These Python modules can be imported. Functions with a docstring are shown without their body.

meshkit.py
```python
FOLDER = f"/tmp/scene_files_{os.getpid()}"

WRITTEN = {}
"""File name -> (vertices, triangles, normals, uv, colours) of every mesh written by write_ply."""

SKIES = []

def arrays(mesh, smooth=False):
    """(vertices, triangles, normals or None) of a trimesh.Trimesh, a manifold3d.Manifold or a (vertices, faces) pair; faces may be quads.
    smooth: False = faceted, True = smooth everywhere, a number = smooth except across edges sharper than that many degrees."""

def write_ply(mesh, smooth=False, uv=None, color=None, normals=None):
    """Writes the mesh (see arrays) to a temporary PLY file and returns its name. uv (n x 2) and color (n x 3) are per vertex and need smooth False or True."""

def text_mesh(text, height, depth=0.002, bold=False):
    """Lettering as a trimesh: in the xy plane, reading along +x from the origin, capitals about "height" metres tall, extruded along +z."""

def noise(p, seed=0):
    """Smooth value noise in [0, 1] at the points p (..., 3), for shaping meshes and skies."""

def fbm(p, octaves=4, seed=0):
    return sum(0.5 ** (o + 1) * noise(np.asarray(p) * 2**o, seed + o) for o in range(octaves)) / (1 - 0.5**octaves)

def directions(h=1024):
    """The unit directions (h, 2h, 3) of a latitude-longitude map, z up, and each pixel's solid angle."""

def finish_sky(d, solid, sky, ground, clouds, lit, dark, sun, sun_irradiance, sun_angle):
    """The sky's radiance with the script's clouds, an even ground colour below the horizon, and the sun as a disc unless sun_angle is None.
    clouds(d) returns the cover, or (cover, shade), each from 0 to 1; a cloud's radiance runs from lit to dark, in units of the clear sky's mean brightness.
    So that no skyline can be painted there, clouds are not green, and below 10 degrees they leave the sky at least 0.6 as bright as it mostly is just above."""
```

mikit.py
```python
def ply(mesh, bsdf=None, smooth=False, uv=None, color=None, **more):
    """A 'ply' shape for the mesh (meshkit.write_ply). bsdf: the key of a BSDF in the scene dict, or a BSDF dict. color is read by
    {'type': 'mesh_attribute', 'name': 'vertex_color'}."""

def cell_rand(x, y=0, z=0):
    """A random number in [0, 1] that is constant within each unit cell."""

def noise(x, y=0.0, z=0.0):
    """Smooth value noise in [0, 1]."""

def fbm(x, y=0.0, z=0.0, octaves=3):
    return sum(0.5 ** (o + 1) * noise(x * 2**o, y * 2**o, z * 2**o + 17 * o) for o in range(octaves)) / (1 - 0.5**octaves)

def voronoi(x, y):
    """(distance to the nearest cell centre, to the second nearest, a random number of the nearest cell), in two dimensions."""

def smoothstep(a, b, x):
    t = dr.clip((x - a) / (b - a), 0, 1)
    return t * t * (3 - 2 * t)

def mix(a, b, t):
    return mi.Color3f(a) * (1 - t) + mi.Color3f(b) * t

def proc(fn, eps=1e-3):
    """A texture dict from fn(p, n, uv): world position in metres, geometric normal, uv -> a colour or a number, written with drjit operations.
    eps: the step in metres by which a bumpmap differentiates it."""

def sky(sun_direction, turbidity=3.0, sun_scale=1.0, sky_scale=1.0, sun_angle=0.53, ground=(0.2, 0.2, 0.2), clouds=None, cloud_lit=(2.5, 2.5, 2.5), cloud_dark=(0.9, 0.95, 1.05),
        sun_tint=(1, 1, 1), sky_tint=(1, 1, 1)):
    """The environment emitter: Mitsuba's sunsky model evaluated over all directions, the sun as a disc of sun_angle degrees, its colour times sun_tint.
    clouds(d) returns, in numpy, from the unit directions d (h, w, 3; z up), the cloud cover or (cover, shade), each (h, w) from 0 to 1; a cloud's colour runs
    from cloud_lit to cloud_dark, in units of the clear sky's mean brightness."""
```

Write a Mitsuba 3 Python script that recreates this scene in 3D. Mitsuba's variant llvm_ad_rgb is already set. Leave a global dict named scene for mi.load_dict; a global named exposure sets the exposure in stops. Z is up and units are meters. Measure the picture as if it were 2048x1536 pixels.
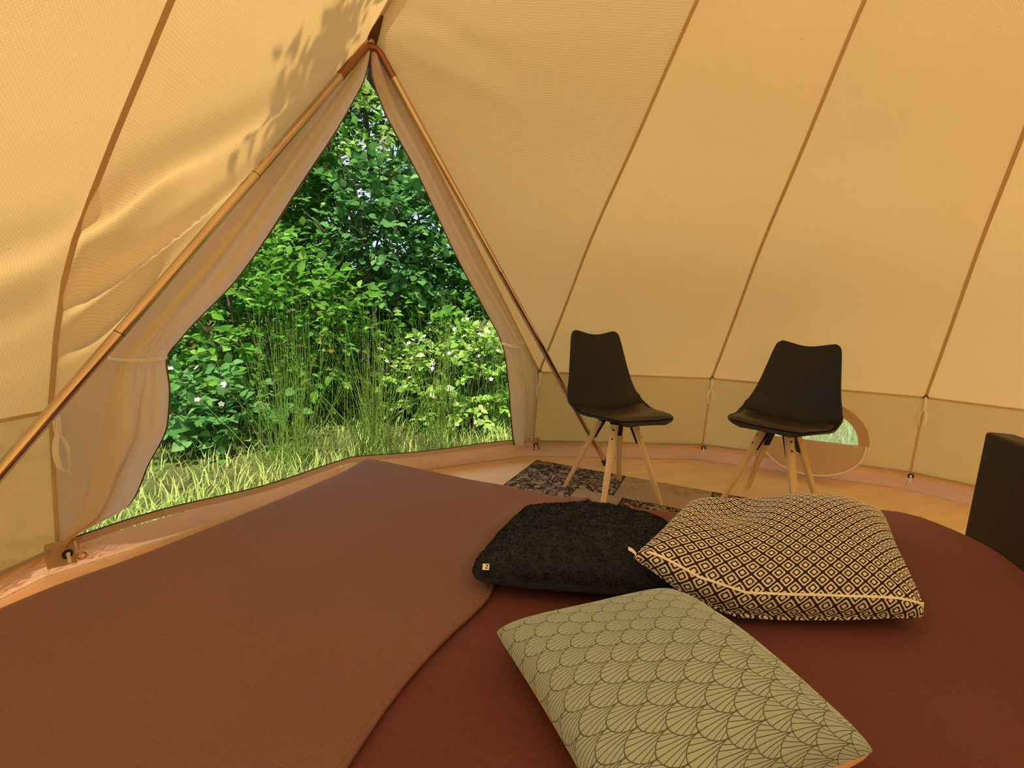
import math
import numpy as np
import trimesh
import drjit as dr
import mitsuba as mi
import mikit
import meshkit
from mikit import proc, noise, fbm, voronoi, cell_rand, smoothstep, mix
from scipy.interpolate import PchipInterpolator, CubicSpline
from shapely.geometry import Polygon, Point

TF = mi.ScalarTransform4f
PI = math.pi
rng = np.random.default_rng(7)
scene, labels = {}, {}

# ------------------------------------------------------------------ camera, sky, exposure
CAM_H, PITCH, ROLL, FOV = 0.949, 0.1546, 0.0508, 2 * math.degrees(math.atan(1024 / 959.7014))
_f = np.array([0, math.cos(PITCH), -math.sin(PITCH)])
_u = np.array([0, math.sin(PITCH), math.cos(PITCH)])
_up = -np.array([1.0, 0, 0]) * math.sin(ROLL) + _u * math.cos(ROLL)
scene['camera'] = {'type': 'perspective', 'fov': FOV, 'fov_axis': 'x', 'near_clip': 0.05, 'far_clip': 500.0,
                   'to_world': TF().look_at(origin=[0, 0, CAM_H], target=[0, float(_f[1]), float(CAM_H + _f[2])], up=_up.tolist())}
SUN_AZ, SUN_EL = math.radians(262), math.radians(65)
SUN = [math.cos(SUN_EL) * math.cos(SUN_AZ), math.cos(SUN_EL) * math.sin(SUN_AZ), math.sin(SUN_EL)]
scene['sky'] = mikit.sky(SUN, turbidity=3.5, sun_scale=1.0, sky_scale=1.0, sun_angle=1.2, ground=(0.16, 0.20, 0.10),
                         clouds=lambda d: np.clip(meshkit.fbm(d * 2.2 + 3, 4) * 2.2 - 0.75, 0, 1), cloud_lit=(2.6, 2.6, 2.6), cloud_dark=(1.6, 1.65, 1.75))
exposure = 2.35


# ------------------------------------------------------------------ helpers
def rgb(*c):
    return {'type': 'rgb', 'value': list(map(float, c))}


def T(loc=(0, 0, 0), rz=0.0):
    return TF().translate(list(map(float, loc))).rotate([0, 0, 1], math.degrees(rz))


def put(key, mesh, bsdf, smooth=False, label=None, cat=None, kind=None, group=None, to_world=None, **kw):
    """One entry of the scene; a repeated key gets the next three-digit number."""
    key = fresh(key)
    d = mesh if isinstance(mesh, dict) else mikit.ply(mesh, bsdf, smooth, **kw)
    if to_world is not None:
        d = {**d, 'to_world': to_world}
    scene[key] = d
    tag(key, label, cat, kind, group)
    return key


_taken = set()


def fresh(key):
    if key in scene or key in _taken:
        k = 1
        while f'{key}_{k:03d}' in scene or f'{key}_{k:03d}' in _taken:
            k += 1
        key = f'{key}_{k:03d}'
    return key


def tag(key, label=None, cat=None, kind=None, group=None):
    e = {k: v for k, v in (('label', label), ('category', cat), ('kind', kind), ('group', group)) if v}
    if e:
        labels[key] = e


def thing(name, label, cat, group=None, kind=None):
    key = fresh(name)
    _taken.add(key)
    tag(key, label, cat, kind, group)
    return key


def grid(fn, nu, nv, wu=None, wv=None, close=False):
    """A quad grid of fn(u, v) over [0,1]^2 (arrays in, (n,3) out) and its parameters."""
    u = np.linspace(0, 1, nu) if wu is None else np.asarray(wu)
    v = np.linspace(0, 1, nv) if wv is None else np.asarray(wv)
    nu, nv = len(u), len(v)
    U, V = np.meshgrid(u, v, indexing='ij')
    P = fn(U.ravel(), V.ravel())
    i = np.arange(nu * nv).reshape(nu, nv)
    f = np.stack([i[:-1, :-1], i[1:, :-1], i[1:, 1:], i[:-1, 1:]], -1).reshape(-1, 4)
    f = np.vstack([f[:, [0, 1, 2]], f[:, [0, 2, 3]]])
    return trimesh.Trimesh(P, f, process=False), U.ravel(), V.ravel()


def vnormals(m):
    f, v = m.faces, m.vertices
    fn = np.cross(v[f[:, 1]] - v[f[:, 0]], v[f[:, 2]] - v[f[:, 0]])
    n = np.zeros_like(v)
    for k in range(3):
        np.add.at(n, f[:, k], fn)
    return n / np.maximum(np.linalg.norm(n, axis=1, keepdims=True), 1e-12)


def solidify(m, nu, nv, t):
    """A grid mesh (nu x nv) given thickness t against its normals, rim closed."""
    n = vnormals(m)
    a, b = np.array(m.vertices), np.array(m.vertices) - n * t
    N = len(a)
    i = np.arange(N).reshape(nu, nv)
    ring = np.concatenate([i[:-1, 0], i[-1, :-1], i[:0:-1, -1], i[0, :0:-1]])
    r2 = np.roll(ring, -1)
    side = np.vstack([np.stack([r2, ring, ring + N], 1), np.stack([r2, ring + N, r2 + N], 1)])
    return trimesh.Trimesh(np.vstack([a, b]), np.vstack([m.faces, m.faces[:, ::-1] + N, side]), process=False)


def tube(pts, r, n=10, caps=True):
    pts = np.asarray(pts, float)
    r = np.broadcast_to(np.asarray(r, float), len(pts))
    t = np.gradient(pts, axis=0)
    t /= np.linalg.norm(t, axis=1, keepdims=True) + 1e-12
    ref = np.array([0, 0, 1.0]) if abs(t[0][2]) < 0.9 else np.array([1.0, 0, 0])
    a = np.cross(t[0], ref)
    a /= np.linalg.norm(a)
    vs = []
    ang = np.arange(n) * 2 * PI / n
    for k in range(len(pts)):
        a = a - t[k] * (a @ t[k])
        a /= np.linalg.norm(a)
        b = np.cross(t[k], a)
        vs.append(pts[k] + r[k] * (np.cos(ang)[:, None] * a + np.sin(ang)[:, None] * b))
    v = np.vstack(vs)
    f = []
    j = np.arange(n)
    for k in range(len(pts) - 1):
        p, q = k * n + j, k * n + (j + 1) % n
        f += [np.stack([p, q, q + n], 1), np.stack([p, q + n, p + n], 1)]
    if caps:
        c = len(v)
        v = np.vstack([v, pts[0], pts[-1]])
        f += [np.stack([(j + 1) % n, j, np.full(n, c)], 1), np.stack([(len(pts) - 1) * n + j, (len(pts) - 1) * n + (j + 1) % n, np.full(n, c + 1)], 1)]
    return trimesh.Trimesh(v, np.vstack(f), process=False)


def ribbon(pts, sides, width, thick):
    """A flat band along pts, its width along sides."""
    pts, s = np.asarray(pts, float), np.asarray(sides, float)
    s = np.broadcast_to(s, pts.shape)
    s = s / np.linalg.norm(s, axis=1, keepdims=True)
    t = np.gradient(pts, axis=0)
    n = np.cross(t, s)
    n /= np.linalg.norm(n, axis=1, keepdims=True) + 1e-12
    w, h = np.broadcast_to(width, len(pts))[:, None] / 2, thick / 2
    v = np.stack([pts - s * w - n * h, pts + s * w - n * h, pts + s * w + n * h, pts - s * w + n * h], 1).reshape(-1, 3)
    f, j = [], np.arange(4)
    for k in range(len(pts) - 1):
        p, q = k * 4 + j, k * 4 + (j + 1) % 4
        f += [np.stack([p, q, q + 4], 1), np.stack([p, q + 4, p + 4], 1)]
    e = (len(pts) - 1) * 4
    f.append(np.array([[0, 2, 1], [0, 3, 2], [e, e + 1, e + 2], [e, e + 2, e + 3]]))
    return trimesh.Trimesh(v, np.vstack(f), process=False)


def cat_(ms):
    return trimesh.util.concatenate([m for m in ms])


def rbox(x, y, z, r=0.004, n=3):
    """A box with rounded edges, centred."""
    m = trimesh.creation.box((1, 1, 1))
    import manifold3d as m3
    s = m3.Manifold.sphere(r, 8 * n)
    pts = [s.translate([sx * (x / 2 - r), sy * (y / 2 - r), sz * (z / 2 - r)]) for sx in (-1, 1) for sy in (-1, 1) for sz in (-1, 1)]
    h = m3.Manifold.batch_hull(pts).to_mesh()
    return trimesh.Trimesh(h.vert_properties[:, :3], h.tri_verts, process=False)


def hull(points):
    return trimesh.convex.convex_hull(np.asarray(points, float))


def torus(R, r, n=20, m=8):
    return trimesh.creation.torus(R, r, major_sections=n, minor_sections=m)


def frame_to(m, loc, z, x=None):
    """m moved so that its z axis points along z."""
    z = np.asarray(z, float) / np.linalg.norm(z)
    x = np.array([0, 0, 1.0]) if x is None else np.asarray(x, float)
    if abs(x @ z) > 0.95:
        x = np.array([1.0, 0, 0])
    x = x - z * (x @ z)
    x /= np.linalg.norm(x)
    M = np.eye(4)
    M[:3, :3] = np.stack([x, np.cross(z, x), z], 1)
    M[:3, 3] = loc
    m = m.copy()
    m.apply_transform(M)
    return m


# ------------------------------------------------------------------ materials
def cloth(uv):
    return 1 + 0.09 * dr.sin(uv.x * (2 * PI / 0.0085)) * dr.sin(uv.y * (2 * PI / 0.0085))


def weave(p, n, uv):
    cx, cy = dr.floor(uv.x * 5.0), dr.floor(uv.y * 5.0)
    r = cell_rand(cx, cy)
    dx, dy = uv.x * 5.0 - cx - 0.2 - 0.6 * r, uv.y * 5.0 - cy - 0.2 - 0.6 * cell_rand(cy, cx, 3)
    speck = dr.select((r > 0.62) & (dr.square(dx) + 3 * r * dr.square(dy) < 0.00025), 0.5, 1.0)
    return mi.Color3f(0.93, 0.638, 0.235) * (cloth(uv) * speck * (0.95 + 0.10 * noise(uv.x * 3.1, uv.y * 3.1)))


def pthin(color, trans, rough=0.7, spec=None, **kw):
    d = {'type': 'principledthin', 'base_color': color, 'roughness': rough, 'diff_trans': trans, 'eta': 1.3, **kw}
    return d


# sand canvas: light that comes through the cloth is tinted more deeply than what its face reflects
scene['canvas'] = {'type': 'blendbsdf', 'weight': 0.28, 'a': pthin(proc(lambda p, n, uv: mi.Color3f(0.82, 0.69, 0.555) * cloth(uv)), 0.0, 0.9), 'b': pthin(proc(weave), 2.0, 0.9)}
scene['seam_canvas'] = pthin(rgb(0.70, 0.55, 0.36), 0.42, 0.9)
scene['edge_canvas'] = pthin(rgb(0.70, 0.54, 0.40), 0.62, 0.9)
scene['door_canvas'] = pthin(rgb(0.84, 0.66, 0.52), 0.85, 0.9)
scene['groundsheet'] = pthin(proc(lambda p, n, uv: mi.Color3f(0.95, 0.65, 0.43) * (0.9 + 0.2 * noise(p.x * 4, p.y * 4, p.z * 12))), 0.45, 0.42)
scene['floor_sheet'] = {'type': 'principled', 'base_color': proc(lambda p, n, uv: mi.Color3f(0.78, 0.62, 0.40) * (0.9 + 0.2 * fbm(p.x * 2 + p.y * 3, p.y * 22 - p.x * 9, 1.0))), 'roughness': 0.45}
scene['webbing'] = {'type': 'twosided', 'bsdf': {'type': 'diffuse', 'reflectance': rgb(0.86, 0.88, 0.92)}}
scene['black_metal'] = {'type': 'principled', 'base_color': rgb(0.02, 0.018, 0.016), 'roughness': 0.35, 'metallic': 0.3}
scene['white_plastic'] = {'type': 'principled', 'base_color': rgb(0.84, 0.87, 0.93), 'roughness': 0.4}
scene['brass'] = {'type': 'principled', 'base_color': rgb(0.72, 0.42, 0.22), 'roughness': 0.3, 'metallic': 1.0}
scene['pole_metal'] = {'type': 'principled', 'base_color': proc(lambda p, n, uv: mix((0.74, 0.58, 0.45), (0.56, 0.40, 0.28), noise(p.x * 5, p.y * 5, p.z * 9))), 'roughness': 0.12, 'metallic': 1.0}
scene['pole_dark'] = {'type': 'principled', 'base_color': rgb(0.34, 0.15, 0.08), 'roughness': 0.3, 'metallic': 0.9}
scene['leather_patch'] = {'type': 'principled', 'base_color': rgb(0.10, 0.04, 0.02), 'roughness': 0.6}
scene['zip_dark'] = {'type': 'twosided', 'bsdf': {'type': 'principled', 'base_color': rgb(0.07, 0.055, 0.035), 'roughness': 0.5}}
scene['edge_tape'] = pthin(rgb(0.50, 0.48, 0.38), 0.3, 0.8)
scene['net_dark'] = pthin(rgb(0.12, 0.09, 0.05), 0.5, 0.9)
scene['net_white'] = pthin(rgb(0.98, 0.98, 0.92), 1.9, 0.9)


def fleece(c1, c2):
    def fn(p, n, uv):
        return mix(c1, c2, fbm(p.x * 6, p.y * 6, p.z * 6)) * (0.88 + 0.24 * noise(p.x * 420, p.y * 420, p.z * 420))
    return fn


scene['throw_fleece'] = {'type': 'twosided', 'bsdf': {'type': 'principled', 'base_color': proc(fleece((0.178, 0.092, 0.100), (0.203, 0.106, 0.115))), 'roughness': 0.75, 'sheen': 1.0, 'specular': 0.5}}
scene['spread_fleece'] = {'type': 'twosided', 'bsdf': {'type': 'principled', 'base_color': proc(fleece((0.125, 0.039, 0.048), (0.15, 0.051, 0.061))), 'roughness': 0.8, 'sheen': 1.0, 'specular': 0.35}}
scene['mattress_cloth'] = {'type': 'diffuse', 'reflectance': rgb(0.5, 0.45, 0.4)}
scene['black_fur'] = {'type': 'principled', 'base_color': proc(lambda p, n, uv: mi.Color3f(0.027, 0.034, 0.060) * (0.5 + 1.0 * fbm(p.x * 60, p.y * 60, p.z * 60))), 'roughness': 0.9, 'sheen': 0.25, 'specular': 0.1}
scene['shell_plastic'] = {'type': 'principled', 'base_color': rgb(0.011, 0.011, 0.014), 'roughness': 0.45, 'specular': 0.35}
scene['seat_leather'] = {'type': 'principled', 'base_color': rgb(0.028, 0.019, 0.013), 'roughness': 0.42, 'specular': 0.5}
scene['headboard_leather'] = {'type': 'principled', 'base_color': proc(lambda p, n, uv: mi.Color3f(0.018, 0.013, 0.012) * (0.8 + 0.4 * noise(p.x * 300, p.y * 300, p.z * 300))), 'roughness': 0.5}


def wood(p, n, uv):
    g = fbm(uv.x * 90, uv.y * 5, 4.0) + 0.3 * noise(uv.x * 300, uv.y * 14)
    return mix((0.88, 0.72, 0.45), (0.74, 0.54, 0.29), smoothstep(0.35, 0.95, g))


scene['beech'] = {'type': 'principled', 'base_color': proc(wood), 'roughness': 0.5}


def fans(p, n, uv):
    w, h = 0.042, 0.034
    a, b = uv.x / h, uv.y / w
    b = b + 0.02 * noise(a * 0.7, b * 0.7)
    top, bc = mi.Float(-1e3), mi.Float(0)
    for k in (-1, 0, 1):
        r = dr.floor(a) + k + 1
        off = 0.5 * (r - 2 * dr.floor(r / 2))
        c = dr.round(b - off) + off
        d2 = dr.square((a - r) * 0.56 / 0.62) + dr.square((b - c) / 0.515)
        hit = d2 < 1
        bc = dr.select(hit & (r > top), c, bc)
        top = dr.select(hit & (r > top), r, top)
    # position in its own scale
    da, db = a - top, b - bc
    rim = dr.sqrt(dr.square(da * 0.56 / 0.62) + dr.square(db / 0.515))
    s = 1.12 - da
    ang = dr.atan2(db * w, s * h) + 0.10 * dr.sin(s * 1.5) * db
    step = 0.122
    fr = dr.abs(ang / step - dr.round(ang / step)) * step
    dist = fr * dr.sqrt(dr.square(db * w) + dr.square(s * h))
    line = 1 - smoothstep(0.00032, 0.00075, dist)
    line = dr.maximum(line, smoothstep(0.93, 0.975, rim))
    stem = 1 - smoothstep(0.0, 0.55, dr.abs(ang) / 0.5 + s * 0.9 - 0.12)
    line = dr.maximum(line, 0.9 * stem)
    cloth = 0.95 + 0.1 * noise(uv.x * 1500, uv.y * 1500)
    return mix(mi.Color3f(0.38, 0.50, 0.60) * cloth, (0.09, 0.12, 0.14), line)


scene['fan_print'] = {'type': 'principled', 'base_color': proc(fans), 'roughness': 0.95, 'specular': 0.1}
scene['pink_cloth'] = {'type': 'principled', 'base_color': rgb(0.62, 0.40, 0.29), 'roughness': 0.95, 'specular': 0.1}


def diamonds(p, n, uv):
    c, st = 0.0195, 0.0195 / 8.0
    x = (dr.floor(uv.x / st) + 0.5) * st / c
    y = (dr.floor(uv.y / st) + 0.5) * st / c
    P, Q = (x + y) / 2, (x - y) / 2
    fx, fy = dr.abs(P - dr.floor(P) - 0.5) * 2, dr.abs(Q - dr.floor(Q) - 0.5) * 2
    d = dr.maximum(fx, fy)
    dark = (d > 0.85) | ((d > 0.34) & (d < 0.62)) | (d < 0.1)
    yarn = 0.8 + 0.2 * dr.abs(dr.sin(PI * uv.x / st)) * (0.85 + 0.3 * cell_rand(dr.floor(uv.x / st), dr.floor(uv.y / st)))
    return dr.select(dark, mi.Color3f(0.035, 0.022, 0.022), mi.Color3f(0.80, 0.80, 0.86) * yarn)


scene['diamond_weave'] = {'type': 'principled', 'base_color': proc(diamonds), 'roughness': 0.95, 'specular': 0.1}


def floral(seed, dark, light, thr, worn=0.3):
    def fn(p, n, uv):
        x, y = uv.x * 9, uv.y * 9
        wx, wy = x + 1.6 * (fbm(x * 1.3, y * 1.3, seed) - 0.5), y + 1.6 * (fbm(x * 1.3, y * 1.3, seed + 9) - 0.5)
        d1, d2, r = voronoi(wx * 1.6, wy * 1.6)
        motif = dr.maximum(smoothstep(0.16, 0.10, d1), smoothstep(0.10, 0.04, d2 - d1))
        scroll = smoothstep(0.09, 0.04, dr.abs(fbm(wx * 2.6, wy * 2.6, seed + 3) - 0.5))
        leaf = smoothstep(0.55, 0.62, fbm(wx * 4, wy * 4, seed + 5))
        t = dr.clip(dr.maximum(dr.maximum(motif, scroll), leaf * 0.8), 0, 1)
        wear = smoothstep(thr, thr + 0.25, fbm(uv.x * 7, uv.y * 7, seed + 1)) * (0.6 + 0.6 * noise(uv.x * 150, uv.y * 150))
        t = dr.clip(t * (1 - wear) + worn * wear, 0, 1)
        return mix(light, dark, t)
    return fn


scene['rug_dark_floral'] = {'type': 'diffuse', 'reflectance': proc(floral(1.0, (0.06, 0.05, 0.045), (0.40, 0.35, 0.29), 0.75, 0.5))}
scene['rug_black_floral'] = {'type': 'diffuse', 'reflectance': proc(floral(21.0, (0.035, 0.03, 0.028), (0.36, 0.29, 0.22), 0.66, 0.2))}
scene['rug_cream_worn'] = {'type': 'diffuse', 'reflectance': proc(floral(40.0, (0.38, 0.30, 0.23), (0.52, 0.43, 0.34), 0.35, 0.35))}
scene['rug_edge'] = {'type': 'diffuse', 'reflectance': rgb(0.06, 0.05, 0.04)}
# outside
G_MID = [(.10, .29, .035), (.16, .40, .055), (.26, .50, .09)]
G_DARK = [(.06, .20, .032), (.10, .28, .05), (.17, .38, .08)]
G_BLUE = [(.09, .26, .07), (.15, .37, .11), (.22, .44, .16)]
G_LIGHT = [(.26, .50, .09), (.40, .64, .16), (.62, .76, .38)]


def palette(c):
    # uv.x picks the tone (beyond 1: the third), uv.y the brightness of each leaf
    return proc(lambda p, n, uv: dr.select(uv.x > 1.5, mi.Color3f(*c[2]), mix(c[0], c[1], uv.x)) * uv.y)


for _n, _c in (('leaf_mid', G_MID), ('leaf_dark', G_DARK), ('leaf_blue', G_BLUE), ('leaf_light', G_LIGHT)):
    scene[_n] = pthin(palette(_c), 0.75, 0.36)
LEAF_OF = {id(G_MID): 'leaf_mid', id(G_DARK): 'leaf_dark', id(G_BLUE): 'leaf_blue', id(G_LIGHT): 'leaf_light'}
scene['grass_blade'] = pthin(palette([(.42, .60, .18), (.56, .70, .22), (.32, .33, .10)]), 0.7, 0.5)
scene['rush_stem'] = pthin(palette([(.20, .38, .09), (.30, .46, .10), (.32, .33, .10)]), 0.7, 0.5)
scene['petal'] = pthin(rgb(0.85, 0.82, 0.85), 0.7, 0.7)
scene['bark'] = {'type': 'diffuse', 'reflectance': proc(lambda p, n, uv: mix((0.06, 0.045, 0.03), (0.14, 0.11, 0.08), noise(p.x * 60, p.y * 60, p.z * 18)))}
scene['soil'] = {'type': 'diffuse', 'reflectance': proc(lambda p, n, uv: mix((0.05, 0.05, 0.025), (0.13, 0.16, 0.05), fbm(p.x * 3, p.y * 3)))}
scene['brown_leaf'] = pthin(rgb(0.42, 0.20, 0.09), 0.6, 0.7)

# ------------------------------------------------------------------ the tent
CX, CY, R_TOP, R_RIM, R_FLOOR = 0.9653, 0.5567, 2.5, 2.534, 2.63
PHI, DL, H_WALL, H_RIM = 1.8979, 2 * PI / 14, 0.579, 0.130
APEX = np.array([CX, CY, 3.15])
DOOR = np.array([-0.672, 2.225, 2.058])
_pr = PchipInterpolator([0, .6, 1.3, 1.6, 1.93, 2.2, 2.5], [3.15, 2.66, 1.99, 1.66, 1.31, .955, .579])
_pl = PchipInterpolator([0, .8, 1.4, 1.894, 1.97, 2.17, 2.365, 2.45, 2.5], [3.15, 2.62, 2.08, 1.60, 1.506, 1.261, .987, .764, .579])


def ring(k, r):
    a = PHI - DL * k
    return np.array([CX + r * math.cos(a), CY + r * math.sin(a)])


def node(k, z=H_WALL, r=R_TOP):
    return np.array([*ring(k, r), z])


def seam_pt(k, t):
    """Points on the roof seam of node k, t from 0 at the wall to 1 at the apex."""
    r = R_TOP * (1 - np.asarray(t, float))
    a = PHI - DL * k
    z = (_pl if k == -2 else _pr)(r)
    return np.stack([CX + r * math.cos(a), CY + r * math.sin(a), z], -1)


T_DOOR = 0.46




def ridge_pt(k, t):
    """From the door-side node k up the crease to the door's peak and along the ridge to the apex."""
    t = np.asarray(t, float)[..., None]
    p0, D = node(k), DOOR
    return np.where(t < T_DOOR, p0 + (D - p0) * (t / T_DOOR), D + (APEX - D) * ((t - T_DOOR) / (1 - T_DOOR)))


# creases of the slack canvas, each a line on the cloth: (points, height, half width)
CREASES = [([(-.93, 1.93, 1.49), (-1.008, 1.799, 1.356), (-1.124, 1.569, 1.126), (-1.268, 1.393, .926), (-1.324, 1.239, .842), (-1.36, 1.0, .77)], .024, .040),
           ([(-1.0, 1.83, 1.33), (-1.087, 1.688, 1.195), (-1.176, 1.546, 1.028), (-1.251, 1.456, .914), (-1.33, 1.34, .79)], -.016, .030),
           ([(-.80, 1.95, 1.75), (-.85, 1.782, 1.622), (-.947, 1.562, 1.429), (-1.041, 1.409, 1.282), (-1.157, 1.337, 1.142), (-1.233, 1.173, 1.027), (-1.29, .95, .93)], .020, .060),
           ([(-1.14, 1.67, 1.05), (-1.221, 1.553, .933), (-1.307, 1.439, .792), (-1.358, 1.26, .727), (-1.39, 1.05, .68)], .020, .032),
           ([(-1.0, 1.53, 1.33), (-1.082, 1.458, 1.21), (-1.179, 1.388, 1.083), (-1.253, 1.309, .99), (-1.279, 1.208, .938), (-1.32, 1.0, .86)], -.022, .045),
           ([(-.60, 2.13, 2.12), (-.439, 2.106, 2.084), (-.257, 2.101, 1.999), (-.031, 2.099, 1.88)], .0035, .035),
           ([(-.60, 2.2, 2.03), (-.434, 2.198, 1.963), (-.197, 2.173, 1.867), (.018, 2.167, 1.758)], -.003, .04)]


def folds(p, amp):
    out = np.zeros(len(p))
    for pts, h, w in CREASES:
        c = np.array(pts)
        t = np.linspace(0, 1, 60)
        c = PchipInterpolator(np.linspace(0, 1, len(c)), c)(t)
        d2 = ((p[:, None] - c[None]) ** 2).sum(2)
        i = d2.argmin(1)
        out += 1.6 * h * np.exp(-d2[np.arange(len(p)), i] / w ** 2) * np.sin(np.pi * np.clip(t[i], .0, 1.0)) ** .7
    return out * amp


def panel(key, A, B, nu, nv, amp=0.0, sag=0.0, tw=None, label=None):
    def fn(u, v):
        return A(v) * (1 - u[:, None]) + B(v) * u[:, None]
    m, u, v = grid(fn, nu, nv, None, tw)
    P = np.array(m.vertices)
    n = vnormals(m)
    edge = (4 * u * (1 - u)) ** 0.7 * np.clip(v * 12, 0, 1) * np.clip((1 - v) * 3, 0, 1)
    d = sag * edge
    if amp:
        d = d + folds(P, amp) * np.clip(edge * 1.5, 0, 1)
    d = d + 0.006 * (meshkit.fbm(P * 3.1, 3, 11) - 0.5) * edge
    m = trimesh.Trimesh(P + n * d[:, None], m.faces, process=False)
    L = np.linalg.norm(B(np.array([0.05]))[0] - A(np.array([0.05]))[0])
    uv = np.stack([(u - 0.5) * L * (1 - v * 0.9), v * 3.3], 1)
    return put(key, m, 'canvas', True, label, uv=uv)


tag('ceiling', 'sloping sand coloured canvas roof of the bell tent', kind='structure')
tag('wall_left', 'low canvas wall left of the doorway under the roof', kind='structure')
tag('wall_back', 'low canvas wall behind the two chairs', kind='structure')
tag('wall_front', 'low canvas wall behind the viewer', kind='structure')
tv = np.concatenate([np.linspace(0, 0.7, 56), np.linspace(0.72, 1, 8)])
tvf = np.concatenate([np.linspace(0, 0.72, 150), np.linspace(0.74, 1, 8)])
for k in range(0, 12):
    hi = k in (0, 1, 2, 11)
    A, B = (lambda v, k=k: seam_pt(k, v)), (lambda v, k=k: seam_pt(k + 1 if k < 11 else -2, v))
    panel('ceiling__canvas_panel', A, B, 60 if k == 11 else 18, 30, amp=1.0 if k == 11 else 0.0, tw=tvf if k == 11 else tv if hi else None)
panel('ceiling__canvas_panel', lambda v: seam_pt(-2, v), lambda v: ridge_pt(-2, v), 90, 30, amp=1.0, tw=tvf)
panel('ceiling__canvas_panel', lambda v: ridge_pt(0, v), lambda v: seam_pt(0, v), 60, 30, amp=1.0, tw=tvf)



def inward(p):
    d = np.array([CX, CY, 1.0]) - p
    return d / np.linalg.norm(d, axis=-1, keepdims=True)


for k in list(range(0, 12)) + [-2]:
    t = np.linspace(0.0, 0.97, 40)
    p = seam_pt(k, t)
    a = PHI - DL * k
    put('ceiling__seam', ribbon(p + inward(p) * 0.004, [-math.sin(a), math.cos(a), 0], 0.0145, 0.0012), 'seam_canvas', 40)
# crease seams beside the door and the ridge above it
for k in (-2, 0):
    p = ridge_pt(k, np.linspace(0.0, T_DOOR, 24))
    s = np.cross(DOOR - node(k), inward(p[10]))
    put('ceiling__seam', ribbon(p + inward(p) * 0.006, s, 0.02, 0.0012), 'seam_canvas', 40)
p = ridge_pt(0, np.linspace(T_DOOR, 0.97, 24))
put('ceiling__ridge_seam', ribbon(p + inward(p) * 0.005, np.cross(APEX - DOOR, [0.4, -0.4, -0.8]), 0.04, 0.0015), 'seam_canvas', 40)


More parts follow.
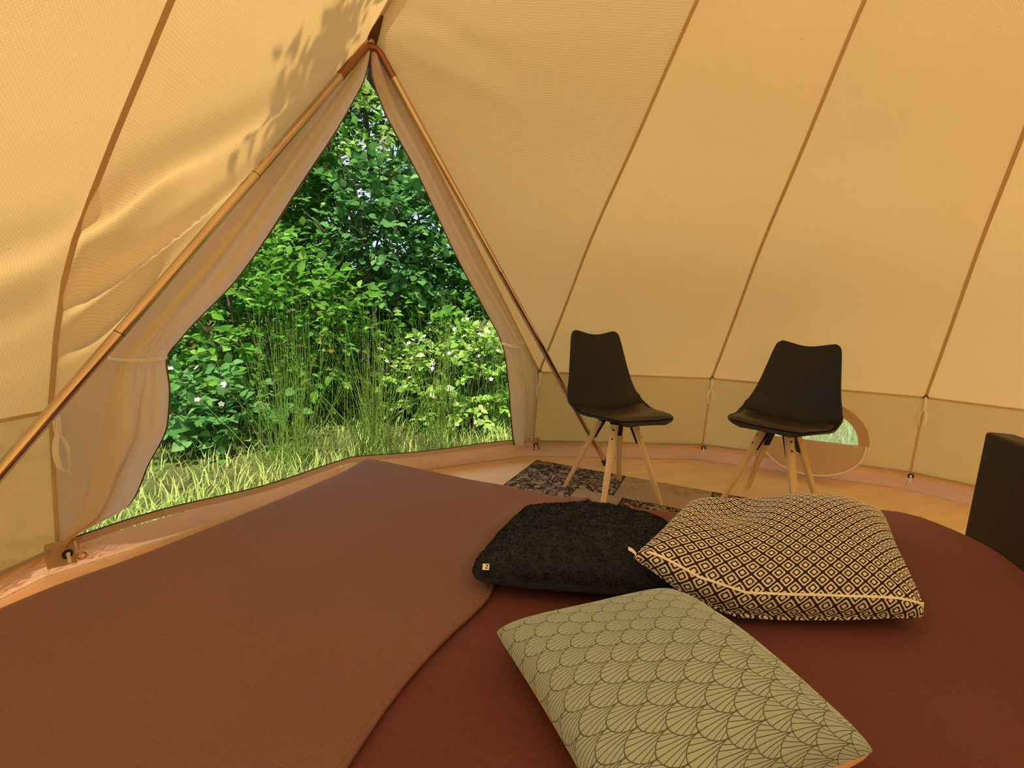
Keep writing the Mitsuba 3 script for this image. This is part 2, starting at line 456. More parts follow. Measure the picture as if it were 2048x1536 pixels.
# walls
def wall_panel(key, k, hole=None):
    a0, b0 = node(k), node(k + 1)
    a1, b1 = node(k, 0.10, R_RIM), node(k + 1, 0.10, R_RIM)

    def fn(u, v):
        u_, v_ = u[:, None], v[:, None]
        return (a0 * (1 - u_) + b0 * u_) * (1 - v_) + (a1 * (1 - u_) + b1 * u_) * v_
    L = np.linalg.norm(b0 - a0)
    if hole is None:
        m, u, v = grid(fn, 26, 16)
    else:
        poly = Polygon([(x, 0) for x in np.linspace(0, 1, 30)] + [(1, 1)] + [(x, 1) for x in np.linspace(1, 0, 30)[1:]]).difference(hole)
        pts, f = trimesh.creation.triangulate_polygon(poly, engine='earcut')
        u, v = pts[:, 0], pts[:, 1]
        m = trimesh.Trimesh(fn(u, v), f, process=False)
    P = np.array(m.vertices)
    if hole is None:
        n = vnormals(m)
        d = 0.0
        for (c0, c1) in ((0, 0), (0, 1), (1, 0), (1, 1)):     # pulls from the corner grommets
            du, dv = (u - c0) * L, (v - c1) * 0.46
            rad, an = np.hypot(du, dv), np.arctan2(np.abs(dv), np.abs(du) + 1e-9)
            d = d + 0.010 * np.sin(an * 17 + 3 * c0 + k) * np.clip(rad / .08, 0, 1) * np.exp(-rad / 0.16)
        d = d + 0.008 * (meshkit.fbm(P * 5, 3, 5) - 0.5)
        d = d * np.clip(8 * u * (1 - u), 0, 1) * np.clip(10 * v * (1 - v), 0, 1)
        m = trimesh.Trimesh(P + n * np.asarray(d)[:, None], m.faces, process=False)
    return put(key, m, 'canvas', True, uv=np.stack([u * L, v * 0.46], 1))


VENT_S, VENT_Z, VENT_A, VENT_B = 0.60 / 1.1126, 0.250, 0.240, 0.200


def vent_curve(a, b, n=40):
    """Half an ellipse on the wall panel of the vent, in (share of the panel's width, height)."""
    t = np.linspace(0, PI, n)
    return np.stack([VENT_S + a * np.cos(t) / 1.1126, VENT_Z + b * np.sin(t)], 1)


_h = vent_curve(VENT_A, VENT_B)
vent_hole = Polygon(np.stack([_h[:, 0], (H_WALL - _h[:, 1]) / (H_WALL - 0.10)], 1))
for k in range(-3, 12):
    if k in (-2, -1):
        continue
    key = 'wall_left__canvas_panel' if k in (-3, 10, 11) else 'wall_back__canvas_panel' if k in (0, 1, 2, 3) else 'wall_front__canvas_panel'
    if k == -3:
        continue
    wall_panel(key, k, vent_hole if k == 1 else None)


def wall_name(k):
    return 'wall_left' if k in (-2, 11, 10) else 'wall_back' if k in (0, 1, 2, 3) else 'wall_front'


for k in [-2, 0, 1, 2, 3, 11]:
    n = inward(np.array([*ring(k, R_TOP), 1.0]))
    a = PHI - DL * k
    tang = np.array([-math.sin(a), math.cos(a), 0])
    p = np.linspace(node(k, H_WALL), node(k, 0.12, R_RIM), 8)
    put(wall_name(k) + '__seam', ribbon(p + n * 0.004, tang, 0.012, 0.0012), 'seam_canvas', 40)
for k in range(0, 12):
    p = np.linspace(node(k), node(k + 1 if k < 11 else 12), 10) + np.array([0, 0, -0.004])
    put(wall_name(k) + '__top_seam', ribbon(p + inward(p) * 0.004, [0, 0, 1], 0.011, 0.0012), 'seam_canvas', 40)

# the vent in the wall behind the right chair
tag('window_1', 'half round mesh vent in the canvas wall behind the right chair, its flap unzipped', kind='structure')


def on_wall(k, s, z, off=0.0):
    s, z = np.asarray(s, float)[..., None], np.asarray(z, float)
    v = ((H_WALL - z) / (H_WALL - 0.10))[..., None]
    p = (node(k) * (1 - s) + node(k + 1) * s) * (1 - v) + (node(k, 0.10, R_RIM) * (1 - s) + node(k + 1, 0.10, R_RIM) * s) * v
    e = node(k + 1) - node(k)
    n = np.array([e[1], -e[0], 0]) / np.hypot(e[0], e[1])
    return p + n * off


_n1 = on_wall(1, 0.5, 0.3, 1.0) - on_wall(1, 0.5, 0.3)
net = []
for q in np.arange(-VENT_A, VENT_A, .0045):
    z1 = VENT_B * math.sqrt(max(0, 1 - (q / VENT_A) ** 2))
    net.append(ribbon(on_wall(1, [VENT_S + q / 1.1126] * 2, [VENT_Z - .004, VENT_Z + z1 + .004], -.003), node(2) - node(1), .0011, .0006))
for q in np.arange(0, VENT_B, .0045):
    s1 = (VENT_A * math.sqrt(max(0, 1 - (q / VENT_B) ** 2)) + .004) / 1.1126
    net.append(ribbon(on_wall(1, [VENT_S - s1, VENT_S + s1], [VENT_Z + q] * 2, -.003), [0, 0, 1], .0011, .0006))
put('window_1__mesh_screen', cat_(net), 'net_white', label='white insect mesh', kind='stuff')
c = vent_curve(VENT_A + 0.025, VENT_B + 0.025)
pp = on_wall(1, c[:, 0], c[:, 1], 0.004)
rad = on_wall(1, c[:, 0], c[:, 1]) - on_wall(1, VENT_S, VENT_Z)
put('window_1__frame', ribbon(pp, rad, 0.05, 0.002), 'edge_canvas', 40, label='canvas hem around the vent')
c = vent_curve(VENT_A + 0.051, VENT_B + 0.051)
pp = on_wall(1, c[:, 0], c[:, 1], 0.006)
put('window_1__zip', ribbon(pp, on_wall(1, c[:, 0], c[:, 1]) - on_wall(1, VENT_S, VENT_Z), 0.007, 0.003), 'seam_canvas', 40, label='zip curving round the vent')


def flap_fn(u, v):
    t = u * PI
    s = VENT_S + (VENT_A + 0.045) * np.cos(t) / 1.1126 * (0.02 + 0.98 * v)
    z = VENT_Z + 0.004 - (0.205 * np.sin(t)) * v
    off = 0.008 + 0.09 * np.sin(t) * v ** 1.3 + 0.008 * np.sin(t * 3) * v
    return on_wall(1, s, z) + _n1 * off[:, None]


m, u, v = grid(flap_fn, 40, 10)
put('window_1__flap', m, 'edge_canvas', True, label='canvas flap hanging down below the vent')
c = grid(flap_fn, 40, 2, None, [0.97, 0.985])[0].vertices.reshape(40, 2, 3)
put('window_1__flap_edge', ribbon(c[:, 0] + _n1 * 0.003, np.stack([c[:, 1] - c[:, 0]] * 1)[0], 0.008, 0.003), 'webbing', 40, label='pale zip tape along the flap')
zp = on_wall(1, VENT_S + (VENT_A + .051) / 1.1126, VENT_Z - 0.015, 0.012)
put('window_1__zip_pull', frame_to(rbox(0.008, 0.005, 0.03, 0.002), zp, [0, 0, 1]), 'white_plastic', 40)

# floor and the raised rim of the groundsheet
tag('floor', 'tan groundsheet on the tent floor', kind='structure')
fl = np.array([ring(k, R_FLOOR - 0.004) for k in range(14)])
pts2, f2 = trimesh.creation.triangulate_polygon(Polygon(fl), engine='earcut')
m = trimesh.creation.extrude_polygon(Polygon(fl), 0.012)
m.apply_translation([0, 0, -0.012])
put('floor', m, 'floor_sheet')
labels['floor'] = {'label': 'tan groundsheet on the tent floor', 'kind': 'structure'}


def rim(key, k, label):
    def fn(u, v):
        u_, v_ = u[:, None], v[:, None]
        lo = node(k, 0.0, R_FLOOR) * (1 - u_) + node(k + 1, 0.0, R_FLOOR) * u_
        hi = node(k, H_RIM, R_RIM - 0.012) * (1 - u_) + node(k + 1, H_RIM, R_RIM - 0.012) * u_
        p = lo * (1 - v_) + hi * v_
        p[:, 2] -= 0.018 * (4 * u * (1 - u)) * v * (0 if k not in (-2, -1) else 0)
        return p
    m, u, v = grid(fn, 60, 16)
    P = np.array(m.vertices)
    n = inward(np.array([*(ring(k, 2) + ring(k + 1, 2)) / 2, 1.0]))
    L = 1.12
    d = 0
    for c0 in (0, 1):
        du, dv = (u - c0) * L, (v - 1) * 0.16
        rad_, an = np.hypot(du, dv), np.arctan2(np.abs(dv), np.abs(du) + 1e-9)
        d = d + 0.013 * np.sin(an * 26 + k) * np.exp(-rad_ / 0.25) * np.clip(rad_ / 0.05, 0, 1)
    d = d + 0.016 * (meshkit.fbm(np.stack([u * 7 + k * 3, v * 2.0, u * 0], 1), 3, 3) - 0.35)
    d = d * np.clip(8 * v * (1 - v), 0, 1)
    m = trimesh.Trimesh(P + n * d[:, None], m.faces, process=False)
    return put(key, m, 'groundsheet', True)


for base, lab, ks in (('baseboard_back', 'peach raised rim of the groundsheet below the back wall', (0, 1, 2, 3)),
                      ('baseboard_left', 'orange raised rim of the groundsheet below the left wall', (11,)),
                      ('baseboard_door', 'peach raised rim of the groundsheet across the doorway', (-2, -1)),
                      ('baseboard_front', 'raised rim of the groundsheet behind the viewer', tuple(range(4, 11)))):
    tag(base, lab, kind='structure')
    for k in ks:
        rim(base + '__rim_panel', k, lab)
        if k in (0, 1, 2, 3, 11):
            p = np.linspace(node(k, H_RIM + 0.004, R_RIM - 0.013), node(k + 1, H_RIM + 0.004, R_RIM - 0.013), 12)
            put(base + '__edge_tape', ribbon(p, [0, 0, 1], 0.012, 0.003), 'edge_tape', 40)

# ------------------------------------------------------------------ the doorway: side panels, tied back flaps, zip
tag('door_1', 'triangular tent doorway with its canvas flaps tied back', kind='structure')
P0, P1 = node(-2), node(0)
DU = (P1 - P0) / np.linalg.norm(P1 - P0)
DN = np.array([DU[1], -DU[0], 0.0])          # into the tent
G0, G1 = node(-2, H_RIM, R_RIM), node(0, H_RIM, R_RIM)


def curve(pts, zs):
    """Smooth curve through pts whose rows are asked for by height."""
    pts = np.asarray(pts, float)
    o = np.argsort(pts[:, 2])
    f = PchipInterpolator(pts[o, 2], pts[o, :2])
    return np.column_stack([f(zs), zs])


L_EDGE = [(-1.400, 1.432, .135), (-1.384, 1.446, .16), (-1.285, 1.538, .226), (-1.235, 1.573, .36), (-1.18, 1.60, .50), (-1.172, 1.61, .62), (-1.183, 1.619, .72), (-1.15, 1.66, .80),
          (-1.032, 1.787, 1.003), (-.871, 1.976, 1.388), (-.73, 2.14, 1.75), (-.686, 2.198, 1.90), (-.672, 2.215, 2.03)]
L_OUT = [(*G0[:2], .125), (*P0[:2], H_WALL), (*(DOOR[:2] - [0.003, 0.003]), 2.045)]
R_EDGE = [(.03, 2.83, .125), (.02, 2.824, .172), (-.005, 2.775, .36), (-.027, 2.742, .544), (-.055, 2.722, .70), (-.08, 2.703, .774), (-.16, 2.63, .92), (-.297, 2.521, 1.159), (-.501, 2.353, 1.565), (-.632, 2.245, 1.80), (-.668, 2.217, 1.92), (-.672, 2.22, 2.03)]
R_OUT = [(*G1[:2], .125), (*P1[:2], H_WALL), (*(DOOR[:2] + [0.003, 0.0]), 2.045)]


def linear_curve(pts, zs):
    pts = np.asarray(pts, float)
    return np.column_stack([np.interp(zs, pts[:, 2], pts[:, 0]), np.interp(zs, pts[:, 2], pts[:, 1]), zs])


def door_side(side, share):
    """The fixed strip next to the crease and the flap gathered beside it; share = where the strip ends (by height)."""
    out, edge, sg = (L_OUT, L_EDGE, 1) if side == 'left' else (R_OUT, R_EDGE, -1)
    zs = np.concatenate([np.linspace(.13, .9, 60), np.linspace(.92, 2.035, 60)])
    sh = np.interp(zs, [0.13, .3, .55, .75, 1.2, 1.7, 2.03], share)
    O, E = linear_curve(out, zs), curve(edge, zs)
    S = O + (E - O) * sh[:, None]

    def strip(u, v):
        i = np.round(v * (len(zs) - 1)).astype(int)
        return O[i] * (1 - u[:, None]) + S[i] * u[:, None]
    m, u, v = grid(strip, 10, len(zs))
    P = np.array(m.vertices) - DN * 0.004 * 0
    P += DN * ((0.006 * np.sin(u * 5 + P[:, 2] * 7) * 4 * u * (1 - u)) + 0.002)[:, None]
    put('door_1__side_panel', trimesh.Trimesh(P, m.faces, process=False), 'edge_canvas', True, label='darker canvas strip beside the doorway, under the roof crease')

    tie = 0.74
    S2 = S - (E - S) * 0.12

    def flap(u, v):
        i = np.round(v * (len(zs) - 1)).astype(int)
        z = zs[i]
        p = S2[i] * (1 - u[:, None]) + E[i] * u[:, None]
        grip = np.exp(-((z - tie) / 0.13) ** 2)
        low = np.clip((tie - z) / 0.25, 0, 1)
        hi = np.clip((z - tie) / 0.3, 0, 1) * np.clip((2.0 - z) / 0.6, 0, 1)
        bulge = 4 * u * (1 - u)
        ph = u * 9 + (z - tie) * (3.2 * sg)
        w = 0.018 * bulge ** .6 + np.sin(ph) * (0.013 * hi + 0.020 * low) * bulge ** 0.5 + 0.006 * grip * np.sin(u * 26) * bulge
        w = w + 0.045 * low * bulge * np.sin(np.clip((z - .13) / .55, 0, 1) * PI)
        crease = np.exp(-((u - 0.55 + (tie - z) * 0.35) / 0.035) ** 2) * low
        w = w - 0.030 * crease
        return p + DN * (w + 0.006)[:, None]
    m, u, v = grid(flap, 50, len(zs))
    put('door_1__flap', m, 'door_canvas', True, label='canvas door flap gathered and tied back on the ' + side)
    Ee = E + DN * 0.006
    put('door_1__zip_tape', ribbon(Ee, DU, 0.008, 0.003), 'zip_dark', 40, label='dark zip tape along the flap edge')
    return O, S, E, zs


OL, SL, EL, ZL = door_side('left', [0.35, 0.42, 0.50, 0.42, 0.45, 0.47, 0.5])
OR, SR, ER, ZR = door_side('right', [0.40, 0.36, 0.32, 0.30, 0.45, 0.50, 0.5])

# patch above the opening and the bunched dark net with its zip
put('door_1__net', hull([DOOR + v for v in ((-.022, .018, -.16), (-.012, .03, -.05), (.005, .03, -.04), (.02, .03, -.12), (.125, .12, -.33), (.10, .10, -.31), (-.01, .01, -.17), (0.02, 0.0, -.17))]).subdivide(), 'net_dark', label='bunched dark insect net at the top of the opening')
zt = np.linspace(DOOR + [0.002, -.012, -.06], DOOR + [0.0, -.012, -.14], 16)
put('door_1__zip', cat_([frame_to(rbox(0.010, 0.005, 0.003, 0.001, 1), q, [0, 0, 1]) for q in zt]), 'zip_dark', 40, kind='stuff')
put('door_1__zip_pull', frame_to(torus(0.007, 0.002), DOOR + [-0.004, -.02, -.125], DN), 'black_metal', 40)

# zip teeth along the sill
p = np.vstack([np.linspace(node(-2, .155, R_RIM - .02) + DU * 0.04, node(-1, .155, R_RIM - .02), 60), np.linspace(node(-1, .155, R_RIM - .02), node(0, .155, R_RIM - .02) - DU * 0.04, 60)[1:]])
p[:, 2] += 0.012 * np.sin(np.linspace(0, 5 * PI, len(p))) * np.linspace(1, .2, len(p))
tape = ribbon(p + [0, 0, -0.012], [0, 0, 1], 0.026, 0.003)
put('door_1__sill_tape', tape, 'edge_canvas', 40, label='canvas hem along the top of the sill')
den = np.concatenate([np.linspace(p[i], p[i + 1], 4)[:-1] for i in range(len(p) - 1)])
put('door_1__sill_zip', cat_([trimesh.creation.box((0.006, 0.0035, 0.0035), transform=trimesh.transformations.translation_matrix(q + [0, 0, 0.003])) for q in den]), 'zip_dark', False, kind='stuff', label='zip teeth along the sill')
q = p[0] + DN * 0.012
put('door_1__zip_pull', cat_([frame_to(rbox(0.012, 0.008, 0.022, 0.003), q, DU), frame_to(rbox(0.006, 0.003, 0.028, 0.001), q + [0, 0, -0.022], [0, 0, 1])]), 'brass', 40)
q = node(-2, H_RIM - 0.035, R_RIM + 0.00) + DU * 0.055 + DN * 0.03
put('door_1__brass_eyelet', frame_to(torus(0.011, 0.0035), q, DN), 'brass', 40, label='brass ring eyelet')
# fabric corner patches where wall, door and rim meet
for k, sgn, nm in ((-2, 1, 'wall_left'), (0, -1, 'wall_back')):
    g = node(k, 0, R_RIM)
    quad = np.array([[-.03, .158], [.04, .158], [.044, .075], [-.026, .075]])
    pts2, f2 = trimesh.creation.triangulate_polygon(Polygon(quad), engine='earcut')
    mm = trimesh.creation.extrude_polygon(Polygon(quad), 0.002)
    V = np.array(mm.vertices)
    off = 0.026 if k == -2 else 0.026
    mm = trimesh.Trimesh(g + DU * V[:, :1] + np.array([0, 0, 1.0]) * V[:, 1:2] + DN * (V[:, 2:3] + off + 0.02 * np.clip(0.12 - V[:, 1:2], 0, 1)), mm.faces, process=False)
    put(nm + '__corner_patch', mm, 'edge_canvas', label='doubled canvas patch at the corner')


# tie bands of the flaps
def band(name, z, O, S, E, zs, label, droop):
    i = int(np.argmin(np.abs(zs - z)))
    a, b = O[i] + (S[i] - O[i]) * 0.45, E[i]
    t = np.linspace(0, 1, 26)[:, None]
    p = a * (1 - t) + b * t + DN * (0.012 + 0.042 * np.sin(t * PI) ** 0.7)
    p[:, 2] -= droop * np.sin(t[:, 0] * PI)
    p = np.vstack([p, b + (b - a) / np.linalg.norm(b - a) * 0.006 - DN * 0.012])
    tw = np.linspace(0.5, 0, len(p))
    k = thing(name, label, 'tie band')
    sid = np.stack([DN[0] * np.sin(tw), DN[1] * np.sin(tw), np.cos(tw)], 1)
    put(k + '__strap', ribbon(p, sid, np.linspace(.009, .0155, len(p)), 0.0016), 'webbing', 40)
    put(k + '__knot', frame_to(rbox(0.012, 0.01, 0.014, 0.004), a + DN * 0.014, DN), 'webbing', 40)
    return k


band('flap_tie', 0.735, OL, SL, EL, ZL, 'white tie ribbon holding back the left door flap', 0.004)
band('flap_tie', 0.755, OR, SR, ER, ZR, 'white tie ribbon around the gathered right door flap', 0.02)


# hanging loops with their black eyelets, and the toggles along the rim
def hanging_loop(k, label, along=0.0, tilt=0.0, length=0.165, width=0.0125):
    n = inward(node(k)) * [1, 1, 0]
    n /= np.linalg.norm(n)
    s = np.array([-n[1], n[0], 0])
    o = node(k) + n * 0.020 + s * along + np.array([0, 0, -0.004])
    key = thing('hanging_loop', label, 'webbing loop', 'white webbing loops hanging from the wall seam')
    w = length / 0.165
    t = np.linspace(0, 1, 60)
    # down one strand, round the bottom, up the other; strands cross once
    zz = np.interp(t, [0, .46, .5, .54, 1], [0, -.94, -1, -.94, 0]) * length
    drop = -zz / length
    spread = 0.011 * np.sin(np.clip((drop - 0.38) / 0.62, 0, 1) ** 0.8 * PI * 0.86) + 0.0015
    spread = np.where(drop > .93, spread * np.sqrt(np.clip((1 - drop) / .07, 0, 1)), spread)
    sgn = np.where(t < .5, -1, 1)
    p = o + s * (sgn * spread * 1.2)[:, None] + np.array([0, 0, 1.0]) * zz[:, None] + n * (0.006 + 0.003 * sgn)[:, None] + s * (tilt * drop * length)[:, None]
    twist = np.interp(drop, [0, .25, .4, .55, .8, 1], [0.05, 0.3, 0.9, 0.5, 0.7, 1.3])
    sid = s * np.cos(twist)[:, None] + n * (np.sin(twist) * sgn * -1)[:, None]
    put(key + '__strap', ribbon(p, sid, width, 0.0014), 'webbing', 60)
    put(key + '__eyelet', frame_to(torus(0.0085, 0.0032), node(k) + n * 0.014 + s * along, n + [0, 0, -.3]), 'black_metal', 40, label='black eyelet')
    put(key + '__toggle', frame_to(rbox(0.009, 0.011, 0.006, 0.002), node(k) + n * 0.016 + s * along, n + [0, 0, -.3]), 'white_plastic', 40, label='white toggle in the eyelet')


hanging_loop(-2, 'white webbing loop hanging beside the left pole leg at the door corner', tilt=0.06, length=0.19, width=0.0145)
hanging_loop(0, 'white webbing loop hanging right of the tied right flap, behind the right pole leg')
hanging_loop(1, 'white webbing loop hanging on the back wall between the two black chairs')
hanging_loop(2, 'white webbing loop hanging on the wall right of the vent and the right chair')

for k, where in ((-2, 'at the left corner of the doorway'), (0, 'at the right corner of the doorway'), (1, 'between the two chairs'), (2, 'below the seam right of the vent')):
    n = inward(node(k)) * [1, 1, 0]
    n /= np.linalg.norm(n)
    s = np.array([-n[1], n[0], 0])
    o = node(k, H_RIM - 0.012, R_RIM - 0.024) + n * (0.028 if k in (-2, 0) else 0.012)
    key = thing('rim_toggle', 'black eyelet with a white toggle ' + where, 'toggle', 'toggles fastening the wall to the groundsheet')
    put(key + '__eyelet', frame_to(torus(0.011, 0.0045), o, n), 'black_metal', 40)
    put(key + '__toggle', frame_to(rbox(0.013, 0.011, 0.008, 0.003), o + n * 0.002, n), 'white_plastic', 40)
    put(key + '__strap', ribbon(np.linspace(o + n * 0.004, o + n * 0.008 + [0, 0, -0.028], 6), s, 0.009, 0.002), 'webbing', 40)

# ------------------------------------------------------------------ the A-shaped door pole
FOOT_L, FOOT_R = np.array([-1.452, 0.83, 0.02]), np.array([0.615, 2.925, 0.02])
TOP = DOOR + np.array([0.012, -0.014, -0.018])
PR = 0.0155
pole = thing('door_pole', 'coppery metal A-shaped door pole of jointed tubes', 'tent pole')
dl, dr_ = (FOOT_L - TOP) / np.linalg.norm(FOOT_L - TOP), (FOOT_R - TOP) / np.linalg.norm(FOOT_R - TOP)
half = math.acos(float(dl @ dr_)) / 2
fil = 0.05
tl = fil / math.tan(half)
bis = (dl + dr_) / np.linalg.norm(dl + dr_)
cen = TOP + bis * fil / math.sin(half)
a0, a1 = TOP + dl * tl - cen, TOP + dr_ * tl - cen
om = math.acos(float(a0 @ a1) / fil ** 2)
arc = [cen + (a0 * math.sin(om * (1 - s)) + a1 * math.sin(om * s)) / math.sin(om) for s in np.linspace(0, 1, 14)]
put(pole + '__elbow', tube(np.vstack([TOP + dl * 0.16, *arc, TOP + dr_ * 0.155]), PR, 16), 'pole_dark', 40, label='dark bent tube at the peak')


def leg(d, cuts, foot):
    end = float(np.linalg.norm(foot - TOP))
    c = cuts + [end]
    for i in range(len(c) - 1):
        a, b = TOP + d * (c[i] + 0.001), TOP + d * (c[i + 1] - 0.001)
        put(pole + '__tube', tube(np.linspace(a, b, 6), PR, 16), 'pole_metal', 40)
        if i:
            put(pole + '__joint', tube([TOP + d * (c[i] - .0012), TOP + d * (c[i] + .0012)], PR + 0.0003, 16), 'black_metal', 40)
    put(pole + '__foot', tube([TOP + d * (end - 0.03), TOP + d * (end + 0.012)], PR + 0.003, 16), 'black_metal', 40)


leg(dl, [0.16, 0.86, 1.55], FOOT_L)
leg(dr_, [0.155, 1.12, 1.80], FOOT_R)
# canvas pocket and strap on the peak
put(pole + '__sleeve', tube(np.linspace(TOP + dl * 0.16, TOP + dl * 0.27, 5), PR + 0.002, 16), 'pole_dark', 40, label='reddish strap around the tube')
put(pole + '__peak_patch', hull([DOOR + v for v in ((-.03, -.005, -.01), (.03, .03, -.02), (.05, -.04, .02), (.10, -.10, .075), (.085, -.105, .07), (0, -.02, .012), (.02, .0, -.03), (-.01, -.02, -.02))]), 'leather_patch', label='dark leather patch at the peak')

# ------------------------------------------------------------------ the bed
HB = 0.30
FOOTPRINT = [(-.60, 1.985), (-.30, 1.885), (.30, 1.675), (.62, 1.635), (.90, 1.645), (1.20, 1.72), (1.40, 1.735), (1.545, 1.62), (1.575, 1.42), (1.50, 1.15), (1.30, .45), (1.08, -.25), (.2, -.36), (-1.25, -.12), (-1.28, .15), (-1.165, .62), (-1.062, .93), (-.935, 1.19), (-.815, 1.475), (-.70, 1.76), (-.655, 1.92)]
_c = np.array(FOOTPRINT + FOOTPRINT[:1])
_s = np.concatenate([[0], np.cumsum(np.linalg.norm(np.diff(_c, axis=0), axis=1))])
_per = CubicSpline(_s, _c, bc_type='periodic') if False else PchipInterpolator(_s, _c)
BOUND = _per(np.linspace(0, _s[-1], 400, endpoint=False))
for _ in range(6):
    BOUND = 0.25 * np.roll(BOUND, 1, 0) + 0.5 * BOUND + 0.25 * np.roll(BOUND, -1, 0)
BPOLY = Polygon(BOUND)
from scipy.spatial import cKDTree
import shapely
_tree = cKDTree(np.vstack([BOUND + (np.roll(BOUND, -1, 0) - BOUND) * s for s in np.linspace(0, 1, 8, endpoint=False)]))


def bed_z(xy, hb=HB, r=0.13):
    """Height of the covered bed; soft rounded edges, gentle sinks and swells."""
    d = _tree.query(xy)[0] * np.where(shapely.contains_xy(BPOLY, xy[:, 0], xy[:, 1]), 1, -1)
    e = 1 - np.clip(d / r, 0, 1)
    z = hb * (1 - e ** 2.6) ** (1 / 2.6)
    q = np.column_stack([xy * 1.7, xy[:, :1] * 0])
    sw = 0.030 * (meshkit.fbm(q, 2, 21) - 0.5) + 0.012 * (meshkit.fbm(q * 3.1, 2, 8) - 0.5)
    sw = sw + 0.035 * np.exp(-(((xy[:, 0] - 1.15) / 0.35) ** 2 + ((xy[:, 1] - 1.42) / 0.30) ** 2))     # a pillow under the cover
    sw = sw + 0.02 * np.exp(-(((xy[:, 0] + .5) / 0.25) ** 2 + ((xy[:, 1] - 1.75) / 0.25) ** 2))
    return z + sw * np.clip(d / r, 0, 1)


cb = np.array([0.15, 0.75])
w_in = np.concatenate([np.linspace(0, .12, 14), np.linspace(.14, .3, 8), np.linspace(.34, 1, 22)])


def spread_fn(u, v):
    i = np.round(u * 400).astype(int) % 400
    xy = BOUND[i] * (1 - v[:, None]) + cb * v[:, None]
    z = bed_z(xy)
    return np.column_stack([xy, np.maximum(z, 0.015)])


m, u, v = grid(spread_fn, 401, 2, None, w_in)
put('bedspread', m, 'spread_fleece', True, 'plain dark reddish brown bedspread covering the head half of the bed', 'bedspread')
bed = thing('bed', 'low bed under brown covers filling the foreground of the tent', 'bed')
inner = np.array(BPOLY.buffer(-0.055).exterior.coords)
mm = trimesh.creation.extrude_polygon(Polygon(inner), 0.19)
mm.apply_translation([0, 0, 0.04])
put(bed + '__mattress', mm, 'mattress_cloth')
mm = trimesh.creation.extrude_polygon(Polygon(inner).buffer(-.06), 0.04)
put(bed + '__base', mm, 'mattress_cloth')

# the throw over the foot half
TH = np.array([(.315, 1.70), (.295, 1.62), (.17, 1.475), (.05, 1.34), (-.005, 1.15), (-.03, 1.00), (-.06, .93), (-.098, .864), (-.134, .792), (-.173, .692), (-.195, .609), (-.215, .52), (-.24, .3), (-.28, 0.05), (-.30, -.30)])
_ts = np.concatenate([[0], np.cumsum(np.linalg.norm(np.diff(TH, axis=0), axis=1))])
_th = PchipInterpolator(_ts / _ts[-1], TH)
iA = int(np.argmin(np.linalg.norm(BOUND - TH[0], axis=1)))
iB = int(np.argmin(np.linalg.norm(BOUND - TH[-1], axis=1)))
idx = np.arange(iA, (iB - 400 if iB > iA else iB) - 1, -1) % 400
OUTER = BOUND[idx]
cen2 = BOUND.mean(0)
_oo = np.concatenate([[0], np.cumsum(np.linalg.norm(np.diff(OUTER, axis=0), axis=1))])
_of = PchipInterpolator(_oo / _oo[-1], OUTER)
_m1 = np.array([0.0, 0.17, 0.36, 0.72, 1.0])   # share of the edge -> share of the outline
_m2 = np.array([0.0, 0.28, 0.42, 0.74, 1.0])


def throw_fn(u, v, lift=0.013):
    a = _th(u)
    b = _of(np.interp(u, _m1, _m2))
    xy = a * (1 - v[:, None]) + b * v[:, None]
    dirn = b - a
    dirn /= np.linalg.norm(dirn, axis=1, keepdims=True) + 1e-9
    out = np.clip((v - 0.985) / 0.015, 0, 1)
    xy = xy + dirn * (0.006 * out)[:, None]
    z = np.maximum(bed_z(xy), 0.02) + lift
    # hem slightly rolled, and a few soft ridges along it
    hem = np.exp(-v / 0.02)
    z = z + 0.004 * hem + 0.008 * np.exp(-((v - 0.09) / 0.03) ** 2) * (0.4 + 0.6 * np.sin(u * 7) ** 2) - 0.006 * np.exp(-(v / 0.006) ** 2)
    z = z + 0.02 * np.exp(-(u / 0.05) ** 2) * np.exp(-v / 0.2)
    return np.column_stack([xy, z])


wv = np.concatenate([np.linspace(0, .15, 24), np.linspace(.17, .8, 40), np.linspace(.81, 1, 40)])
m, u, v = grid(throw_fn, 220, 2, None, wv)
m = solidify(m, 220, len(wv), -0.006) if False else m
sk = solidify(trimesh.Trimesh(m.vertices, m.faces[:, ::-1], process=False), 220, len(wv), -0.007) if False else m
put('throw', sk, 'throw_fleece', True, 'lighter brown fleece throw spread over the foot half of the bed, next to the doorway', 'throw')
hp = np.column_stack([_th(np.linspace(0, 1, 160)), np.zeros(160)])
hp = throw_fn(np.linspace(0, 1, 160), np.zeros(160))
put('throw__hem', tube(hp + [0, 0, -0.001], 0.0055, 8), 'throw_fleece', True)

# headboard at the right edge
hd = thing('headboard', 'low black leatherette headboard at the right edge behind the bed', 'headboard')
hdir = np.array([-.30, -.954, 0])
hn = np.array([.954, -.30, 0])
o = np.array([1.715, 1.70, 0])
mm = rbox(1.75, 0.085, 0.585, 0.012)
mm.apply_transform(np.block([[np.stack([hdir, hn, [0, 0, 1]], 1), (o + hdir * .875 + hn * .0425 + [0, 0, .3075])[:, None]], [np.zeros((1, 3)), np.ones((1, 1))]]))
put(hd + '__panel', mm, 'headboard_leather', 30)
for a in (0.1, 1.65):
    q = o + hdir * a + hn * .0425
    put(hd + '__foot', tube([q + [0, 0, 0.0], q + [0, 0, .02]], 0.02, 12), 'black_metal', 40)


